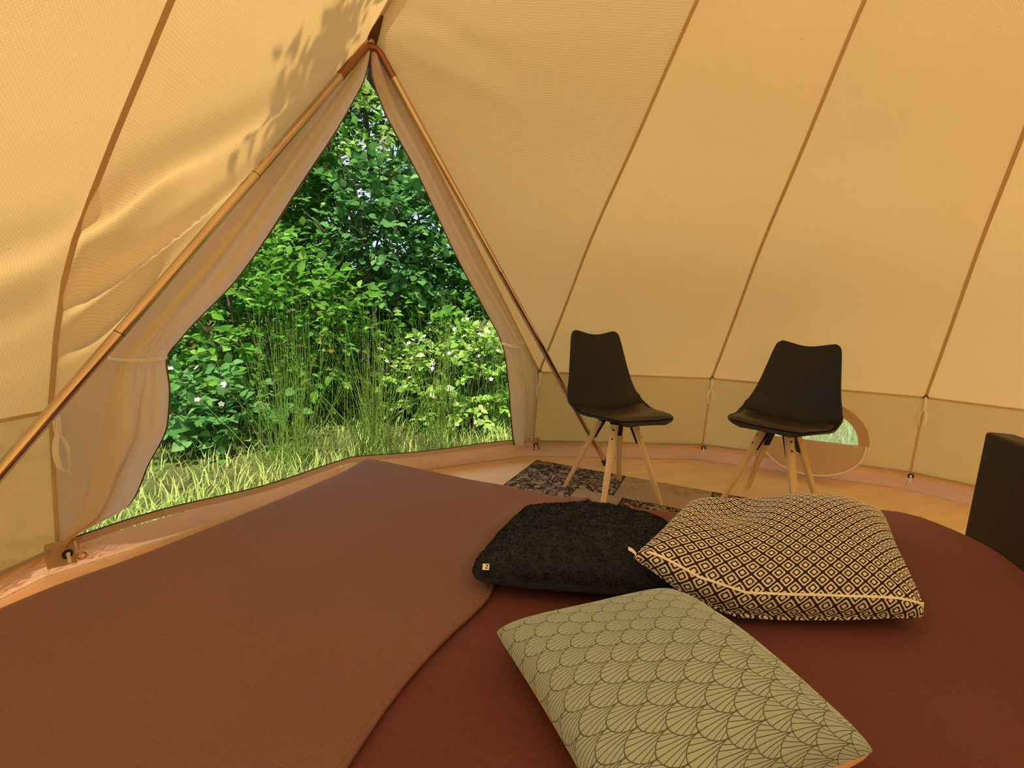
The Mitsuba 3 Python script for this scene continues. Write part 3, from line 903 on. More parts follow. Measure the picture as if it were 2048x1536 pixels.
# ------------------------------------------------------------------ cushions
def cushion_sheet(corners, top, up, n=70, pinch=0.05, power=0.42, bend=None, round_=0.025):
    """One side of a filled cushion whose seam runs between four corners."""
    c = np.asarray(corners, float)

    def fn(u, v):
        a, b = 2 * u - 1, 2 * v - 1
        a2, b2 = a * (1 - pinch * (1 - b * b)), b * (1 - pinch * (1 - a * a))
        a2, b2 = a2 * (1 - round_ * (a * b) ** 8), b2 * (1 - round_ * (a * b) ** 8)
        U, V = (a2 + 1) / 2, (b2 + 1) / 2
        p = c[0] * ((1 - U) * (1 - V))[:, None] + c[1] * (U * (1 - V))[:, None] + c[2] * (U * V)[:, None] + c[3] * ((1 - U) * V)[:, None]
        h = np.clip((1 - a ** 2) * (1 - b ** 2), 0, 1) ** power
        p = p + np.asarray(up) * (h * top)[:, None]
        if bend is not None:
            p = p + bend(a, b, h)
        return p
    w = 0.5 - 0.5 * np.cos(np.linspace(0, PI, n))
    w = 0.6 * w + 0.4 * np.linspace(0, 1, n)
    m, u, v = grid(fn, n, n, w, w)
    if np.cross(c[1] - c[0], c[3] - c[0])[2] < 0:
        m = trimesh.Trimesh(m.vertices, m.faces[:, ::-1], process=False)
    return m, u, v


def cloth_uv(m, n):
    """Texture coordinates in metres: lengths along the cloth from its middle."""
    g = np.array(m.vertices).reshape(n, n, 3)
    lu = np.concatenate([np.zeros((1, n)), np.cumsum(np.linalg.norm(np.diff(g, axis=0), axis=2), 0)])
    lv = np.concatenate([np.zeros((n, 1)), np.cumsum(np.linalg.norm(np.diff(g, axis=1), axis=2), 1)], 1)
    h = n // 2
    return np.stack([(lu - lu[h:h + 1]).ravel(), (lv - lv[:, h:h + 1]).ravel()], 1)


# sage fan cushion
GC = [(-.012, .822, .348), (.375, .985, .345), (.552, .602, .348), (.155, .435, .348)]


def green_bend(a, b, h):
    return np.column_stack([a * 0, a * 0, 0.016 * np.sin(a * 2.0 + b * 1.3) * h + 0.012 * (meshkit.fbm(np.stack([a * 2, b * 2, a * 0], 1), 2, 2) - .5) * h])


gk = thing('cushion', 'sage green cushion printed with a fan scallop pattern, nearest to the viewer', 'cushion')
m, u, v = cushion_sheet(GC, 0.095, [0, 0, 1], 90, 0.055, 0.40, green_bend)
put(gk + '__front_cover', m, 'fan_print', True, uv=cloth_uv(m, 90), label='sage fabric printed with dark fans')
m, u, v = cushion_sheet(GC, -0.040, [0, 0, 1], 40, 0.055, 0.40, lambda a, b, h: np.outer(h * np.clip(b, 0, 1) ** 2, [.014, -.034, .012]))
m = trimesh.Trimesh(m.vertices, m.faces[:, ::-1], process=False)
put(gk + '__back_cover', m, 'pink_cloth', True, label='plain pinkish beige back')

# black faux fur cushion
BC = [(-.085, 1.005, .345), (.395, .975, .352), (.475, 1.315, .352), (.060, 1.375, .345)]


def fur_bend(a, b, h):
    q = np.stack([a * 4 + b, b * 4, a * 0], 1)
    return np.column_stack([a * 0, a * 0, 0.022 * (meshkit.fbm(q, 3, 6) - .5) * np.clip(h * 1.3, 0, 1)])


bk = thing('cushion', 'black faux fur cushion lying half under the black and white one', 'cushion')
mt, u, v = cushion_sheet(BC, 0.088, [0, 0, 1], 90, 0.02, 0.34, fur_bend, 0.07)
mb, _, _ = cushion_sheet(BC, -0.045, [0, 0, 1], 40, 0.02, 0.34, lambda a, b, h: np.outer(h * np.clip(-b, 0, 1) ** 2, [0, -.02, 0]), 0.07)
mb = trimesh.Trimesh(mb.vertices, mb.faces[:, ::-1], process=False)
put(bk + '__cover', cat_([mt, mb]), 'black_fur', True)
# short pile
tri = mt.triangles
ar = mt.area_faces
pick = rng.choice(len(tri), 26000, p=ar / ar.sum())
w = rng.dirichlet([1, 1, 1], len(pick))
base = (tri[pick] * w[:, :, None]).sum(1)
nn = mt.face_normals[pick] * np.where(mt.face_normals[pick][:, 2:] < -.2, -1, 1)
dirs = nn * 0.7 + rng.normal(0, 0.45, base.shape) + np.array([-.25, -.45, -.1])
dirs /= np.linalg.norm(dirs, axis=1, keepdims=True)
L = rng.uniform(.003, .0065, len(base))[:, None]
sd = np.cross(dirs, rng.normal(size=base.shape))
sd /= np.linalg.norm(sd, axis=1, keepdims=True)
V = np.stack([base - sd * .0007, base + sd * .0007, base + dirs * L], 1).reshape(-1, 3)
put(bk + '__fur_pile', trimesh.Trimesh(V, np.arange(len(V)).reshape(-1, 3), process=False), 'black_fur', False, kind='stuff')
# the small woven tag at its front corner
gt, gn = np.array(mt.vertices).reshape(90, 90, 3), vnormals(mt).reshape(90, 90, 3)
tn = gn[13, 5] + np.array([0, -.5, .1])
tn /= np.linalg.norm(tn)
to = gt[13, 3] + tn * 0.009
e = np.array([.98, -.06, 0]) - tn * (np.array([.98, -.06, 0]) @ tn)
e /= np.linalg.norm(e)
tup = np.cross(tn, e)
M = np.eye(4)
M[:3, :3], M[:3, 3] = np.stack([e, tup, tn], 1), to
tg = rbox(.0155, .0135, .0016, .0006, 1)
tg.apply_transform(M)
tgk = put(bk + '__tag', tg, 'white_plastic', 40, label='small white tag with a black letter')
txt = meshkit.text_mesh('Z', 0.008, 0.0006, bold=True)
txt.apply_translation([-.0015, -.0035, .0009])
txt.apply_transform(M)
put(tgk + '__letter', txt, 'black_metal')

# black and white diamond cushion
DC = [(.268, .958, .437), (.905, .935, .345), (1.175, 1.42, .375), (.52, 1.30, .425)]


def dia_bend(a, b, h):
    z = 0.022 * np.exp(-((a - .5) ** 2 / .5 + (b - .35) ** 2 / .4)) * np.clip(h * 1.4, 0, 1) - 0.045 * np.exp(-(((a + .5) / .3) ** 2 + ((b - .35) / .5) ** 2)) * np.clip(h * 1.4, 0, 1)
    y = -0.06 * np.clip(h, 0, 1) * np.clip(-b, 0, 1)
    lo = np.interp(a, [-1, -.85, -.6, -.3, 0, .4, .75, 1], [0, .016, .052, .070, .058, .036, .012, 0]) * ((1 - b) / 2) ** 1.2
    z, y = z - lo, y - 0.35 * lo
    return np.column_stack([a * 0, y, z])


dk = thing('cushion', 'large black and cream diamond woven cushion with a white zip', 'cushion')
m, u, v = cushion_sheet(DC, 0.10, [0, 0, 1], 100, 0.05, 0.38, dia_bend)
put(dk + '__front_cover', m, 'diamond_weave', True, uv=cloth_uv(m, 100))
top_grid = np.array(m.vertices).reshape(100, 100, 3)
nrm_grid = vnormals(m).reshape(100, 100, 3)
m, u, v = cushion_sheet(DC, -0.035, [0, 0, 1], 60, 0.05, 0.40, lambda a, b, h: dia_bend(a, b, h * 0) + np.outer(h * np.clip(-b, 0, 1) ** 2, [0, -.03, .01]))
m = trimesh.Trimesh(m.vertices, m.faces[:, ::-1], process=False)
put(dk + '__back_cover', m, 'diamond_weave', True, uv=cloth_uv(m, 60))
zp_ = top_grid[8:94, 9] + nrm_grid[8:94, 9] * 0.001
put(dk + '__zip', ribbon(zp_, nrm_grid[8:94, 9], 0.004, 0.005), 'white_plastic', 60, label='white zip along the front side')
q = top_grid[93, 9] + nrm_grid[93, 9] * 0.004
put(dk + '__zip_pull', frame_to(rbox(.006, .003, .022, .001), q + [0, 0, -.008], [0.1, .1, 1]), 'white_plastic', 40)
q = top_grid[1, 1] + np.array([.004, .004, .002])
put(dk + '__corner_label', ribbon(np.array([q, q + [-.005, .002, .006], q + [-.012, .004, .010], q + [-.016, .010, .009]]), [0.2, 1, 0.2], 0.012, 0.001), 'webbing', 40, label='little white label at the corner')


# ------------------------------------------------------------------ chairs
PROF = np.array([(.235, .436), (.228, .449), (.200, .456), (.12, .452), (.02, .440), (-.08, .436), (-.145, .448), (-.185, .485), (-.207, .545), (-.225, .63), (-.246, .72), (-.268, .80), (-.283, .85)])
_pc = np.concatenate([[0], np.cumsum(np.linalg.norm(np.diff(PROF, axis=0), axis=1))])
_pc /= _pc[-1]
_prof = CubicSpline(_pc, PROF)
_width = PchipInterpolator([0, .015, .05, .12, .25, .40, .50, .58, .68, .80, .90, .955, .985, 1.0], [.115, .155, .188, .214, .232, .238, .236, .224, .202, .183, .169, .160, .150, .127])
_curl = PchipInterpolator([0, .1, .3, .42, .52, .62, .8, 1.0], [.006, .010, .022, .050, .062, .045, .022, .012])


def shell_fn(u, v):
    s, x = v, 2 * u - 1
    # the top edge dips in the middle
    s2 = np.clip(s - 0.022 * np.clip((s - .7) / .3, 0, 1) ** 2 * (1 - x ** 2) ** 2, 0, 1)
    p, t = _prof(s2), _prof(s2, 1)
    n = np.stack([-t[:, 1], t[:, 0]], 1) * -1
    n /= np.linalg.norm(n, axis=1, keepdims=True)
    n = np.where((n[:, 1] + n[:, 0])[:, None] < 0, -n, n)
    c = _curl(s) * np.abs(x) ** 2.4
    q = p + n * c[:, None]
    return np.column_stack([x * _width(s), q])


NU, NV = 33, 70
sv = np.unique(np.concatenate([np.linspace(0, .06, 10), np.linspace(.07, .93, 46), np.linspace(.94, 1, 14)]))
m, u, v = grid(shell_fn, NU, 2, None, sv)
if vnormals(m)[len(sv) * 16 + 20][2] < 0:
    V_ = np.array(m.vertices).reshape(NU, len(sv), 3)[::-1].reshape(-1, 3)
    m = trimesh.Trimesh(V_, m.faces, process=False)
shell = solidify(m, NU, len(sv), 0.009)


def pad_fn(u, v):
    x = 2 * u - 1
    s = 0.03 + v * 0.40
    th = np.minimum(1, (1 - np.abs(x) ** 6) * (1 - np.abs(2 * v - 1) ** 6)) ** 0.5
    w = 0.92 * np.where(v > .85, 1 - .25 * ((v - .85) / .15) ** 2, 1)
    base = shell_fn((x * w + 1) / 2, s)
    return base + np.column_stack([x * 0, x * 0, 0.003 + 0.017 * th])


pad, _, _ = grid(pad_fn, 31, 34)
if vnormals(pad)[34 * 15 + 17][2] < 0:
    pad = trimesh.Trimesh(pad.vertices, pad.faces[:, ::-1], process=False)
pad_r = np.array(pad.vertices).reshape(31, 34, 3)
pad_ring = np.vstack([pad_r[:, 0], pad_r[-1, 1:], pad_r[-2::-1, -1], pad_r[0, -2:0:-1]])
piping = tube(np.vstack([pad_ring, pad_ring[:2]]) + [0, 0, 0.001], 0.0032, 6)


def leg_mesh(i):
    a = PI / 4 + i * PI / 2
    d = np.array([math.cos(a), math.sin(a), 0])
    s = np.array([-d[1], d[0], 0])
    t, b = d * 0.088 + np.array([0, 0, 0.402]), d * 0.262
    ax = (t - b) / np.linalg.norm(t - b)
    o = np.cross(s, ax)
    pts = []
    for c, w, dd in ((t, .0195, .015), (b, .0125, .0115)):
        for sx, sy, ch in ((-1, -1, 0), (1, -1, 0), (1, 1, 0), (-1, 1, 0)):
            for k in ((1, .75), (.75, 1)):
                pts.append(c + s * sx * w * k[0] + o * sy * dd * k[1])
    h = hull(pts)
    V = np.array(h.vertices)
    V[V[:, 2] < 0.02, 2] = 0.0
    return trimesh.Trimesh(V, h.faces, process=False), d, s, o if o @ d > 0 else -o, t, b


legs = [leg_mesh(i) for i in range(4)]


def bracket_mesh():
    import manifold3d as m3
    parts = [trimesh.creation.cylinder(0.075, 0.018, sections=32, transform=trimesh.transformations.translation_matrix([0, 0, .418]))]
    for lm, d, s, o, t, b in legs:
        ax = (t - b) / np.linalg.norm(t - b)
        i0, i1 = t - o * 0.017 + ax * 0.012, t - ax * 0.10 - o * 0.016
        parts.append(hull([p + s * w * sg + o * dd for p, w in ((i0, .022), (i1, .014)) for sg in (-1, 1) for dd in (-.006, .0005)] + [d * 0.05 + np.array([0, 0, .42]) + s * sg * .02 for sg in (-1, 1)]))
        parts.append(hull([t + ax * k + s * w * sg + o * dd for k, w in ((0.014, .023), (-.002, .022)) for sg in (-1, 1) for dd in (-.02, .016)] + [d * 0.03 + np.array([0, 0, .424]) + s * sg * .02 for sg in (-1, 1)]))
    return cat_(parts)


def screw_mesh(i, k):
    lm, d, s, o, t, b = legs[i]
    ax = (t - b) / np.linalg.norm(t - b)
    w = .015 + (0.0115 - .015) * k / np.linalg.norm(t - b)
    m = trimesh.creation.cylinder(0.0052, 0.003, sections=14)
    return frame_to(m, t - ax * k + o * (w + 0.0005), o)


chair_parts = {'shell': mikit.ply(shell, 'shell_plastic', 45), 'seat_pad': mikit.ply(pad, 'seat_leather', True), 'bracket': mikit.ply(bracket_mesh(), 'shell_plastic', False)}
piping_ply = mikit.ply(piping, 'seat_leather', True)
leg_plys, screw_plys = [], []
for i in range(4):
    lm, d, s, o, t, b = legs[i]
    V = lm.vertices[lm.faces].reshape(-1, 3)
    uvl = np.stack([(V - b) @ s + 0.3 * ((V - b) @ o) + i * .37, V[:, 2]], 1)
    leg_plys.append(mikit.ply(trimesh.Trimesh(V, np.arange(len(V)).reshape(-1, 3), process=False), 'beech', False, uv=uvl))
    screw_plys.append([mikit.ply(screw_mesh(i, k), 'black_metal', 40) for k in (.03, .075)])


def chair(x, y, az, label):
    key = thing('chair', label, 'chair', 'black shell chairs with wooden legs')
    tw = T((x, y, 0.010), az - PI / 2).scale([0.965, 0.965, 0.99])
    put(key + '__shell', chair_parts['shell'], None, to_world=tw, label='black moulded seat shell')
    p_ = put(key + '__seat_pad', chair_parts['seat_pad'], None, to_world=tw, label='black padded seat')
    put(p_ + '__piping', piping_ply, None, to_world=tw)
    put(key + '__bracket', chair_parts['bracket'], None, to_world=tw, label='black leg bracket')
    for i in range(4):
        l_ = put(key + '__leg', leg_plys[i], None, to_world=tw, label='light wooden leg')
        for sp in screw_plys[i]:
            put(l_ + '__screw', sp, None, to_world=tw, label='black screw')


chair(0.550, 2.405, math.radians(-66), 'black shell chair with beech legs, nearer the doorway, turned to the right')
chair(1.355, 2.355, math.radians(224), 'black shell chair with beech legs in front of the vent, turned to the left')

# ------------------------------------------------------------------ patchwork rug
rg = thing('rug', 'patchwork rug of dark floral and worn cream patches under the chairs', 'rug')
ru, rv = np.array([.9185, -.3955]), np.array([-.3955, -.9185])
ro = np.array([.185, 2.955])
ROWS = [([0, .56, 1.04, 1.50], ['rug_dark_floral', 'rug_cream_worn', 'rug_black_floral']),
        ([0, .36, .61, 1.00, 1.50], ['rug_dark_floral', 'rug_cream_worn', 'rug_black_floral', 'rug_cream_worn']),
        ([0, .50, 1.05, 1.50], ['rug_black_floral', 'rug_cream_worn', 'rug_dark_floral'])]
wid = [0.0, .35, .72, 1.08]
pl = {'rug_dark_floral': 'dark grey floral patch', 'rug_black_floral': 'black floral patch', 'rug_cream_worn': 'worn cream patch'}
mm = trimesh.creation.extrude_polygon(Polygon([ro + ru * a + rv * b for a, b in ((-.004, -.004), (1.504, -.004), (1.504, wid[-1] + .004), (-.004, wid[-1] + .004))]), 0.005)
put(rg + '__backing', mm, 'rug_edge')
for j in range(3):
    for i, kind_ in enumerate(ROWS[j][1]):
        x0, x1 = ROWS[j][0][i:i + 2]
        y0, y1 = wid[j], wid[j + 1]
        def fn(u, v):
            xy = ro + ru * (x0 + .0015 + (x1 - x0 - .003) * u)[:, None] + rv * (y0 + .0015 + (y1 - y0 - .003) * v)[:, None]
            e = np.minimum(np.minimum(u, 1 - u) * (x1 - x0), np.minimum(v, 1 - v) * (y1 - y0))
            return np.column_stack([xy, 0.0045 + 0.0045 * np.clip(e / .004, 0, 1)])
        w_ = np.array([0, .01, .02, .5, .98, .99, 1.0])
        m, u, v = grid(fn, 7, 7, w_, w_)
        m = trimesh.Trimesh(m.vertices, m.faces[:, ::-1], process=False)
        put(rg + '__patch', m, kind_, False, uv=np.stack([u * (x1 - x0) + i * 3.1, v * (y1 - y0) + j * 2.7], 1), label=pl[kind_])

# ------------------------------------------------------------------ outside
g = trimesh.creation.box((60, 60, 0.4), transform=trimesh.transformations.translation_matrix([0, 20, -0.235]))
put('ground', g, 'soil', False, 'dark earth and moss outside the doorway', None, 'structure')


def leaf_verts(length, width, kind):
    """Rows of a folded, slightly curled leaf blade: (n, 3, 3) = left edge, midrib, right edge; along +x, up +z."""
    if kind == 'round':
        t, w = np.array([0, .18, .45, .75, 1.0]), np.array([.10, .62, 1.0, .86, .12])
    elif kind == 'bramble':
        t, w = np.array([0, .15, .42, .75, 1.0]), np.array([.12, .72, 1.0, .62, .03])
    else:
        t, w = np.array([0, .2, .45, .75, 1.0]), np.array([.06, .66, 1.0, .60, .02])
    x = t * length
    z = -0.16 * length * t ** 2
    hw = w * width / 2
    return np.stack([np.stack([x, hw, z + hw * .28], 1), np.stack([x, hw * 0, z], 1), np.stack([x, -hw, z + hw * .28], 1)], 1)


_lf = []
for r in range(4):
    for c in range(2):
        a = r * 3 + c
        _lf += [[a, a + 3, a + 4], [a, a + 4, a + 1]]
LEAF_F = np.array(_lf)


def frames(x, up):
    x = x / np.linalg.norm(x, axis=1, keepdims=True)
    y = np.cross(up, x)
    y /= np.linalg.norm(y, axis=1, keepdims=True) + 1e-9
    return np.stack([x, y, np.cross(x, y)], 2)


def leaf_batch(pos, dirs, ups, length, width, kind, col):
    """All leaves as one (verts, faces, colours)."""
    base = leaf_verts(1.0, 1.0, kind).reshape(-1, 3)
    M = frames(dirs, ups)
    sc = np.stack([length, width, length], 1)
    V = np.einsum('kij,knj->kni', M, base[None] * sc[:, None]) + pos[:, None]
    F = LEAF_F[None] + (np.arange(len(pos)) * len(base))[:, None, None]
    return V.reshape(-1, 3), F.reshape(-1, 3), np.repeat(col, len(base), 0)


CAMP = np.array([0, 0, CAM_H])
N_PART = 300


def twig_leaves(center, radii, n_twigs, per, leaf_len, seed, droop=0.25, shell=0.5, up=0.5):
    """Leaf positions along short twigs in the outer part of an ellipsoid, and the twigs."""
    r = np.random.default_rng(seed)
    d = r.normal(size=(n_twigs, 3))
    d /= np.linalg.norm(d, axis=1, keepdims=True)
    rad = (shell + (1 - shell) * r.random(n_twigs)) ** 0.8
    lump = 0.75 + 0.5 * meshkit.fbm(d * 2.3 + seed, 2, seed)
    org = np.asarray(center) + d * np.asarray(radii) * (rad * lump)[:, None]
    org[:, 2] = np.maximum(org[:, 2], 0.03 + 0.1 * r.random(n_twigs))
    grow = d * 0.8 + np.array([0, 0, up]) + r.normal(0, .45, d.shape)
    grow /= np.linalg.norm(grow, axis=1, keepdims=True)
    L = leaf_len * per * r.uniform(.32, .5, n_twigs)
    pos, dirs, ups, twigs = [], [], [], []
    for j in range(per):
        t = (j + .6) / per
        p = org + grow * (L * t)[:, None] + np.array([0, 0, -1.0]) * (droop * L * t * t)[:, None]
        side = np.cross(grow, np.array([0, 0, 1.0]) + r.normal(0, .25, grow.shape))
        side /= np.linalg.norm(side, axis=1, keepdims=True) + 1e-9
        sg = (1 if j % 2 else -1) if j < per - 1 else 0
        dd = grow * (0.55 if sg else 1.0) + side * sg * 0.8 + r.normal(0, .22, grow.shape) + np.array([0, 0, -.15])
        pos.append(p + side * sg * 0.006)
        dirs.append(dd)
        ups.append(np.array([0, -.35, 1.0]) + r.normal(0, .38, grow.shape))
    tw = np.stack([org - grow * (0.25 * L)[:, None], org + grow * (L * .5)[:, None] - [0, 0, 1] * (droop * L * .25)[:, None], org + grow * L[:, None] - [0, 0, 1] * (droop * L)[:, None]], 1)
    return np.vstack(pos), np.vstack(dirs), np.vstack(ups), tw


def sticks(segs, r0, r1):
    """Thin three-sided sticks along polylines (k, n, 3)."""
    segs = np.asarray(segs, float)
    k, n, _ = segs.shape
    t = segs[:, -1] - segs[:, 0]
    a = np.cross(t, [0.31, 0.77, 0.2])
    a /= np.linalg.norm(a, axis=1, keepdims=True) + 1e-9
    b = np.cross(t, a)
    b /= np.linalg.norm(b, axis=1, keepdims=True) + 1e-9
    rr = np.linspace(r0, r1, n)
    V = np.stack([segs + (a * math.cos(q) + b * math.sin(q))[:, None] * rr[None, :, None] for q in (0, 2.094, 4.189)], 2)
    f = []
    for i in range(n - 1):
        for j in range(3):
            p, q = i * 3 + j, i * 3 + (j + 1) % 3
            f += [[p, q, q + 3], [p, q + 3, p + 3]]
    F = np.array(f)[None] + (np.arange(k) * n * 3)[:, None, None]
    return trimesh.Trimesh(V.reshape(-1, 3), F.reshape(-1, 3), process=False)


def visible_score(pos):
    """How much of each leaf the doorway shows: large where it is near the viewer's line through the opening."""
    d = pos - CAMP
    t = ((P0 - CAMP) @ DN) / (d @ DN)
    q = CAMP + d * t[:, None]
    u, z = (q - P0) @ DU, q[:, 2]
    k = np.clip((z - .16) / (2.0 - .16), 0, 1)
    lo, hi = 0.22 + k * (1.0 - .22), 2.02 - k * (2.02 - 1.05)
    ok = (u > lo) & (u < hi) & (z > .12) & (z < 1.95)
    return np.where(ok, 1, 0) / np.linalg.norm(d, axis=1)


def shrub(name, label, cat, center, radii, n_twigs, per, leaf_len, ratio, kind, colors, seed, group=None, droop=.25, shell=.5, up=.5, trunk=True, parts=N_PART):
    key = thing(name, label, cat, group)
    pos, dirs, ups, tw = twig_leaves(center, radii, n_twigs, per, leaf_len, seed, droop, shell, up)
    r = np.random.default_rng(seed + 1000)
    n = len(pos)
    L = leaf_len * r.uniform(.65, 1.2, n)
    W = L * ratio * r.uniform(.85, 1.15, n)
    bs = LEAF_OF[id(colors)]
    tone = np.column_stack([np.where(r.random(n) < 0.12, 2.0, r.random(n)), r.uniform(.8, 1.2, n)])
    sc = visible_score(pos)
    # nearest first: the ones in front of the foliage along each line of sight
    order = np.argsort(-sc)
    sel = order[:parts] if parts else order[:0]
    sel = sel[sc[sel] > 0]
    rest = np.setdiff1d(np.arange(n), sel)
    base = leaf_verts(1.0, 1.0, kind).reshape(-1, 3)
    M = frames(dirs, ups)
    for i in sel:
        V = (base * [L[i], W[i], L[i]]) @ M[i].T + pos[i]
        put(key + '__leaf', trimesh.Trimesh(V, LEAF_F, process=False), bs, True, uv=np.repeat(tone[i:i + 1], len(V), 0))
    V, F, C = leaf_batch(pos[rest], dirs[rest], ups[rest], L[rest], W[rest], kind, tone[rest])
    put(key + '__foliage', trimesh.Trimesh(V, F, process=False), bs, True, uv=C, kind='stuff')
    put(key + '__twigs', sticks(tw, .0022, .0009), 'bark', True, kind='stuff')
    if trunk:
        c, rd = np.asarray(center, float), np.asarray(radii, float)
        segs = []
        for j in range(9):
            b = np.array([c[0] + r.normal(0, .25) * rd[0], c[1] + r.normal(0, .2) * rd[1], -0.05])
            e = c + r.normal(0, .5, 3) * rd + [0, 0, rd[2] * .35]
            t = np.linspace(0, 1, 8)[:, None]
            segs.append(b + (e - b) * t + np.sin(t * PI) * r.normal(0, .08, 3) + np.sin(t * 7) * r.normal(0, .02, 3))
        for s in segs:
            put(key + '__stem', tube(s, np.linspace(.016, .005, 8), 6), 'bark', True)
    return key


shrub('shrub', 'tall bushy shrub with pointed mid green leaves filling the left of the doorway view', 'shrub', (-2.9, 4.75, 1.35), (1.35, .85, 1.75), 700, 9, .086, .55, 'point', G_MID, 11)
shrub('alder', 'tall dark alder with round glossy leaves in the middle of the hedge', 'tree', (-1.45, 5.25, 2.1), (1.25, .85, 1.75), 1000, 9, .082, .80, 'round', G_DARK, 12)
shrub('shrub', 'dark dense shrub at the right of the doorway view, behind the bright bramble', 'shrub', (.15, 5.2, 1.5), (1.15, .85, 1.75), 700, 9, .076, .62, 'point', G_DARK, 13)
shrub('branch', 'light green leafy branch hanging at the top of the doorway view', 'branch', (-1.45, 4.35, 2.42), (.65, .4, .42), 80, 8, .085, .48, 'point', G_LIGHT, 14, droop=.6, trunk=False, shell=.2)
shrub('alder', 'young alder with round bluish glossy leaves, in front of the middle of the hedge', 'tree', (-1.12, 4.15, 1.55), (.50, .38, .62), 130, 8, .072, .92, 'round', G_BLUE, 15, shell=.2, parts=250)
shrub('shrub', 'low dogwood with broad pointed leaves and a few withered brown ones, at the left', 'shrub', (-2.05, 3.75, .75), (.85, .5, .62), 330, 8, .095, .58, 'point', G_MID, 16)
shrub('bramble', 'sunlit pale bramble bush with white blossom at the right edge of the opening', 'bramble', (-.42, 3.95, .33), (.62, .45, .46), 330, 7, .06, .72, 'bramble', G_LIGHT, 17)
shrub('bramble', 'bramble with broad leaves and white flowers low at the left, by the grass', 'bramble', (-1.95, 3.0, .20), (.42, .33, .30), 90, 6, .075, .80, 'bramble', G_BLUE, 18, shell=.2, trunk=False)
shrub('shrub', 'leafy shrub behind the rushes in the middle of the doorway view', 'shrub', (-1.15, 4.15, .55), (.75, .4, .55), 260, 8, .07, .6, 'point', G_MID, 21)
shrub('shrub', 'low shrub growing against the outside of the left tent wall', 'shrub', (-2.35, .75, .40), (.5, .7, .6), 200, 8, .075, .6, 'point', G_MID, 25, parts=0)
shrub('shrub', 'shrub behind the canvas right of the doorway', 'shrub', (2.3, 6.6, 1.1), (1.1, .8, 1.3), 200, 8, .075, .6, 'point', G_MID, 19, parts=0)
shrub('shrub', 'shrub beyond the left edge of the doorway', 'shrub', (-4.7, 4.3, 1.2), (1.1, 1.0, 1.5), 300, 8, .075, .6, 'point', G_MID, 20, parts=0)
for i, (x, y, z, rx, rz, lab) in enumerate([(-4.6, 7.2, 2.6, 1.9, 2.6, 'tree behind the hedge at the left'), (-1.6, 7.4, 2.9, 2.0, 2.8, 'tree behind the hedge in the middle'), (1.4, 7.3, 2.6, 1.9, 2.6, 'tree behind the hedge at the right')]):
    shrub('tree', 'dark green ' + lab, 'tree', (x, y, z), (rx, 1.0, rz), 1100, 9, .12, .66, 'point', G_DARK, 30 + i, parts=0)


bough = shrub('bough', 'leafy end of a bough reaching over the tent roof above the doorway', 'branch', (-.86, 1.40, 2.80), (.11, .10, .18), 40, 8, .075, .6, 'point', G_MID, 22, trunk=False, shell=.1, parts=0)
put(bough + '__limb', tube(PchipInterpolator([0, .3, .65, 1], [(-1.5, 5.1, 2.0), (-1.4, 4.2, 3.05), (-1.1, 2.7, 3.15), (-.87, 1.42, 2.80)])(np.linspace(0, 1, 20)), np.linspace(.025, .005, 20), 8), 'bark', True)


# rushes
def rush(x, y, n, h, seed, label, spread=.5):
    r = np.random.default_rng(seed)
    key = thing('rush_clump', label, 'rush', 'rush clumps outside the doorway')
    a = r.uniform(0, 2 * PI, n)
    lean = np.abs(r.normal(0, spread, n))
    L = h * r.uniform(.55, 1.1, n)
    b = np.column_stack([x + r.normal(0, .09, n), y + r.normal(0, .07, n), np.full(n, -.04)])
    d = np.column_stack([np.cos(a) * np.sin(lean), np.sin(a) * np.sin(lean), np.cos(lean)])
    t = np.linspace(0, 1, 5)[None, :, None]
    P = b[:, None] + d[:, None] * (L[:, None, None] * t) + np.array([0, 0, -1.0]) * (L * lean * .25)[:, None, None] * t ** 2
    m = sticks(P, .0021, .0006)
    c = np.column_stack([r.random(n), r.uniform(.7, 1.5, n)])
    put(key + '__stems', m, 'rush_stem', True, uv=np.repeat(c, 15, 0), kind='stuff')
    pk = np.flatnonzero(r.random(n) < .16)
    tips = P[pk, 3]
    ms = []
    for q in tips:
        for _ in range(5):
            e = q + r.normal(0, .012, 3)
            ms.append(trimesh.creation.icosphere(0, 0.004).apply_translation(e))
    if ms:
        m = cat_(ms)
        put(key + '__seed_heads', m, 'rush_stem', True, uv=np.tile([(2.0, 1.0)], (len(m.vertices), 1)), kind='stuff')


rush(-1.30, 2.78, 120, 1.0, 41, 'tall green rush clump left of the middle, growing close outside the sill', .30)
rush(-.88, 3.05, 150, .95, 42, 'rush clump in the middle, fanning out behind the throw', .42)
rush(-.50, 3.25, 70, 1.05, 43, 'upright yellowish rush clump beside the pale bramble', .22)
rush(-.12, 3.75, 60, 1.15, 44, 'thin rush clump at the right edge of the opening', .2)

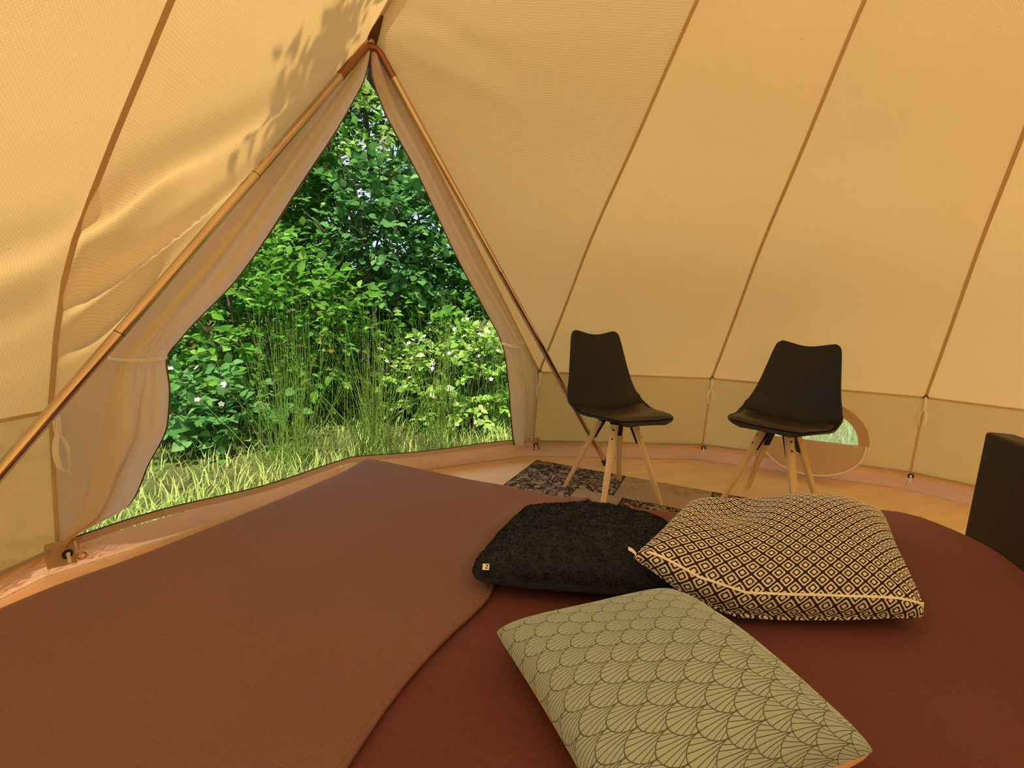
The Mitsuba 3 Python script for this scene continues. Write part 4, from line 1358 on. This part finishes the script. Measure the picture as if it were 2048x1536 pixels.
# meadow grass
r = np.random.default_rng(50)
n = 90000
x, y = r.uniform(-4.2, 4.6, n), r.uniform(1.2, 5.6, n)
pt = np.column_stack([x, y])
tentp = Polygon(np.array([ring(k, 2.72) for k in range(14)]))
import shapely
ok = ~shapely.contains_xy(tentp, x, y)
near = (y - 1.4 - (x + 1.4) * .98)
dens = np.where(x > .9, .55, np.clip(1.2 - near / 1.1, .22, 1))
ok &= r.random(n) < dens
pt = pt[ok]
n = len(pt)
h = r.uniform(.05, .17, n) * np.clip(1.15 - .2 * near[ok], .6, 1.1)
a = r.uniform(0, 2 * PI, n)
d = np.column_stack([np.cos(a), np.sin(a), np.zeros(n)])
s = np.column_stack([-np.sin(a), np.cos(a), np.zeros(n)])
b = np.column_stack([pt, np.full(n, -.04)])
mid = b + d * (h * .18)[:, None] + [0, 0, 1] * (h * .6)[:, None]
tip = b + d * (h * .65)[:, None] + [0, 0, 1] * h[:, None]
w = r.uniform(.0022, .0048, n)[:, None]
V = np.stack([b - s * w, b + s * w, mid - s * w * .8, mid + s * w * .8, tip], 1).reshape(-1, 3)
F = (np.array([[0, 1, 3], [0, 3, 2], [2, 3, 4]])[None] + (np.arange(n) * 5)[:, None, None]).reshape(-1, 3)
c = np.column_stack([r.random(n), r.uniform(.7, 1.3, n)])
put('grass', trimesh.Trimesh(V, F, process=False), 'grass_blade', True, 'short sunlit meadow grass just outside the sill', 'grass', 'stuff', uv=np.repeat(c, 5, 0))


# white blossom on the brambles and withered leaves on the dogwood
def flowers(owner, n, center, radii, seed):
    r = np.random.default_rng(seed)
    for _ in range(n):
        d = r.normal(size=3)
        d[1] = -abs(d[1])
        d[2] = abs(d[2]) * .8
        d /= np.linalg.norm(d)
        q = np.asarray(center) + d * np.asarray(radii) * r.uniform(.9, 1.12)
        nrm = np.array([0, -.6, .7]) + r.normal(0, .4, 3)
        ms = []
        for k in range(5):
            aa = k * 2 * PI / 5
            m = trimesh.creation.icosphere(1, 1.0)
            m.apply_scale([.0085, .0065, .0016])
            m.apply_translation([.010, 0, 0.001])
            m.apply_transform(trimesh.transformations.rotation_matrix(aa, [0, 0, 1]))
            ms.append(m)
        put(owner + '__flower', frame_to(cat_(ms), q, nrm), 'petal', True, label='white flower')


flowers('bramble', 44, (-.42, 3.95, .33), (.66, .5, .52), 61)
flowers('bramble_001', 14, (-1.95, 3.0, .20), (.42, .36, .34), 62)
r = np.random.default_rng(63)
for _ in range(12):
    q = np.array([r.uniform(-2.3, -1.3), 3.35 + r.uniform(-.05, .1), r.uniform(.45, .75)])
    V = leaf_verts(.05, .028, 'point').reshape(-1, 3)
    mm = trimesh.Trimesh(V, LEAF_F, process=False)
    put('shrub_002__withered_leaf', frame_to(mm, q, r.normal(0, .5, 3) + [0, -1, .2], r.normal(0, 1, 3)), 'brown_leaf', True, label='withered brown leaf')
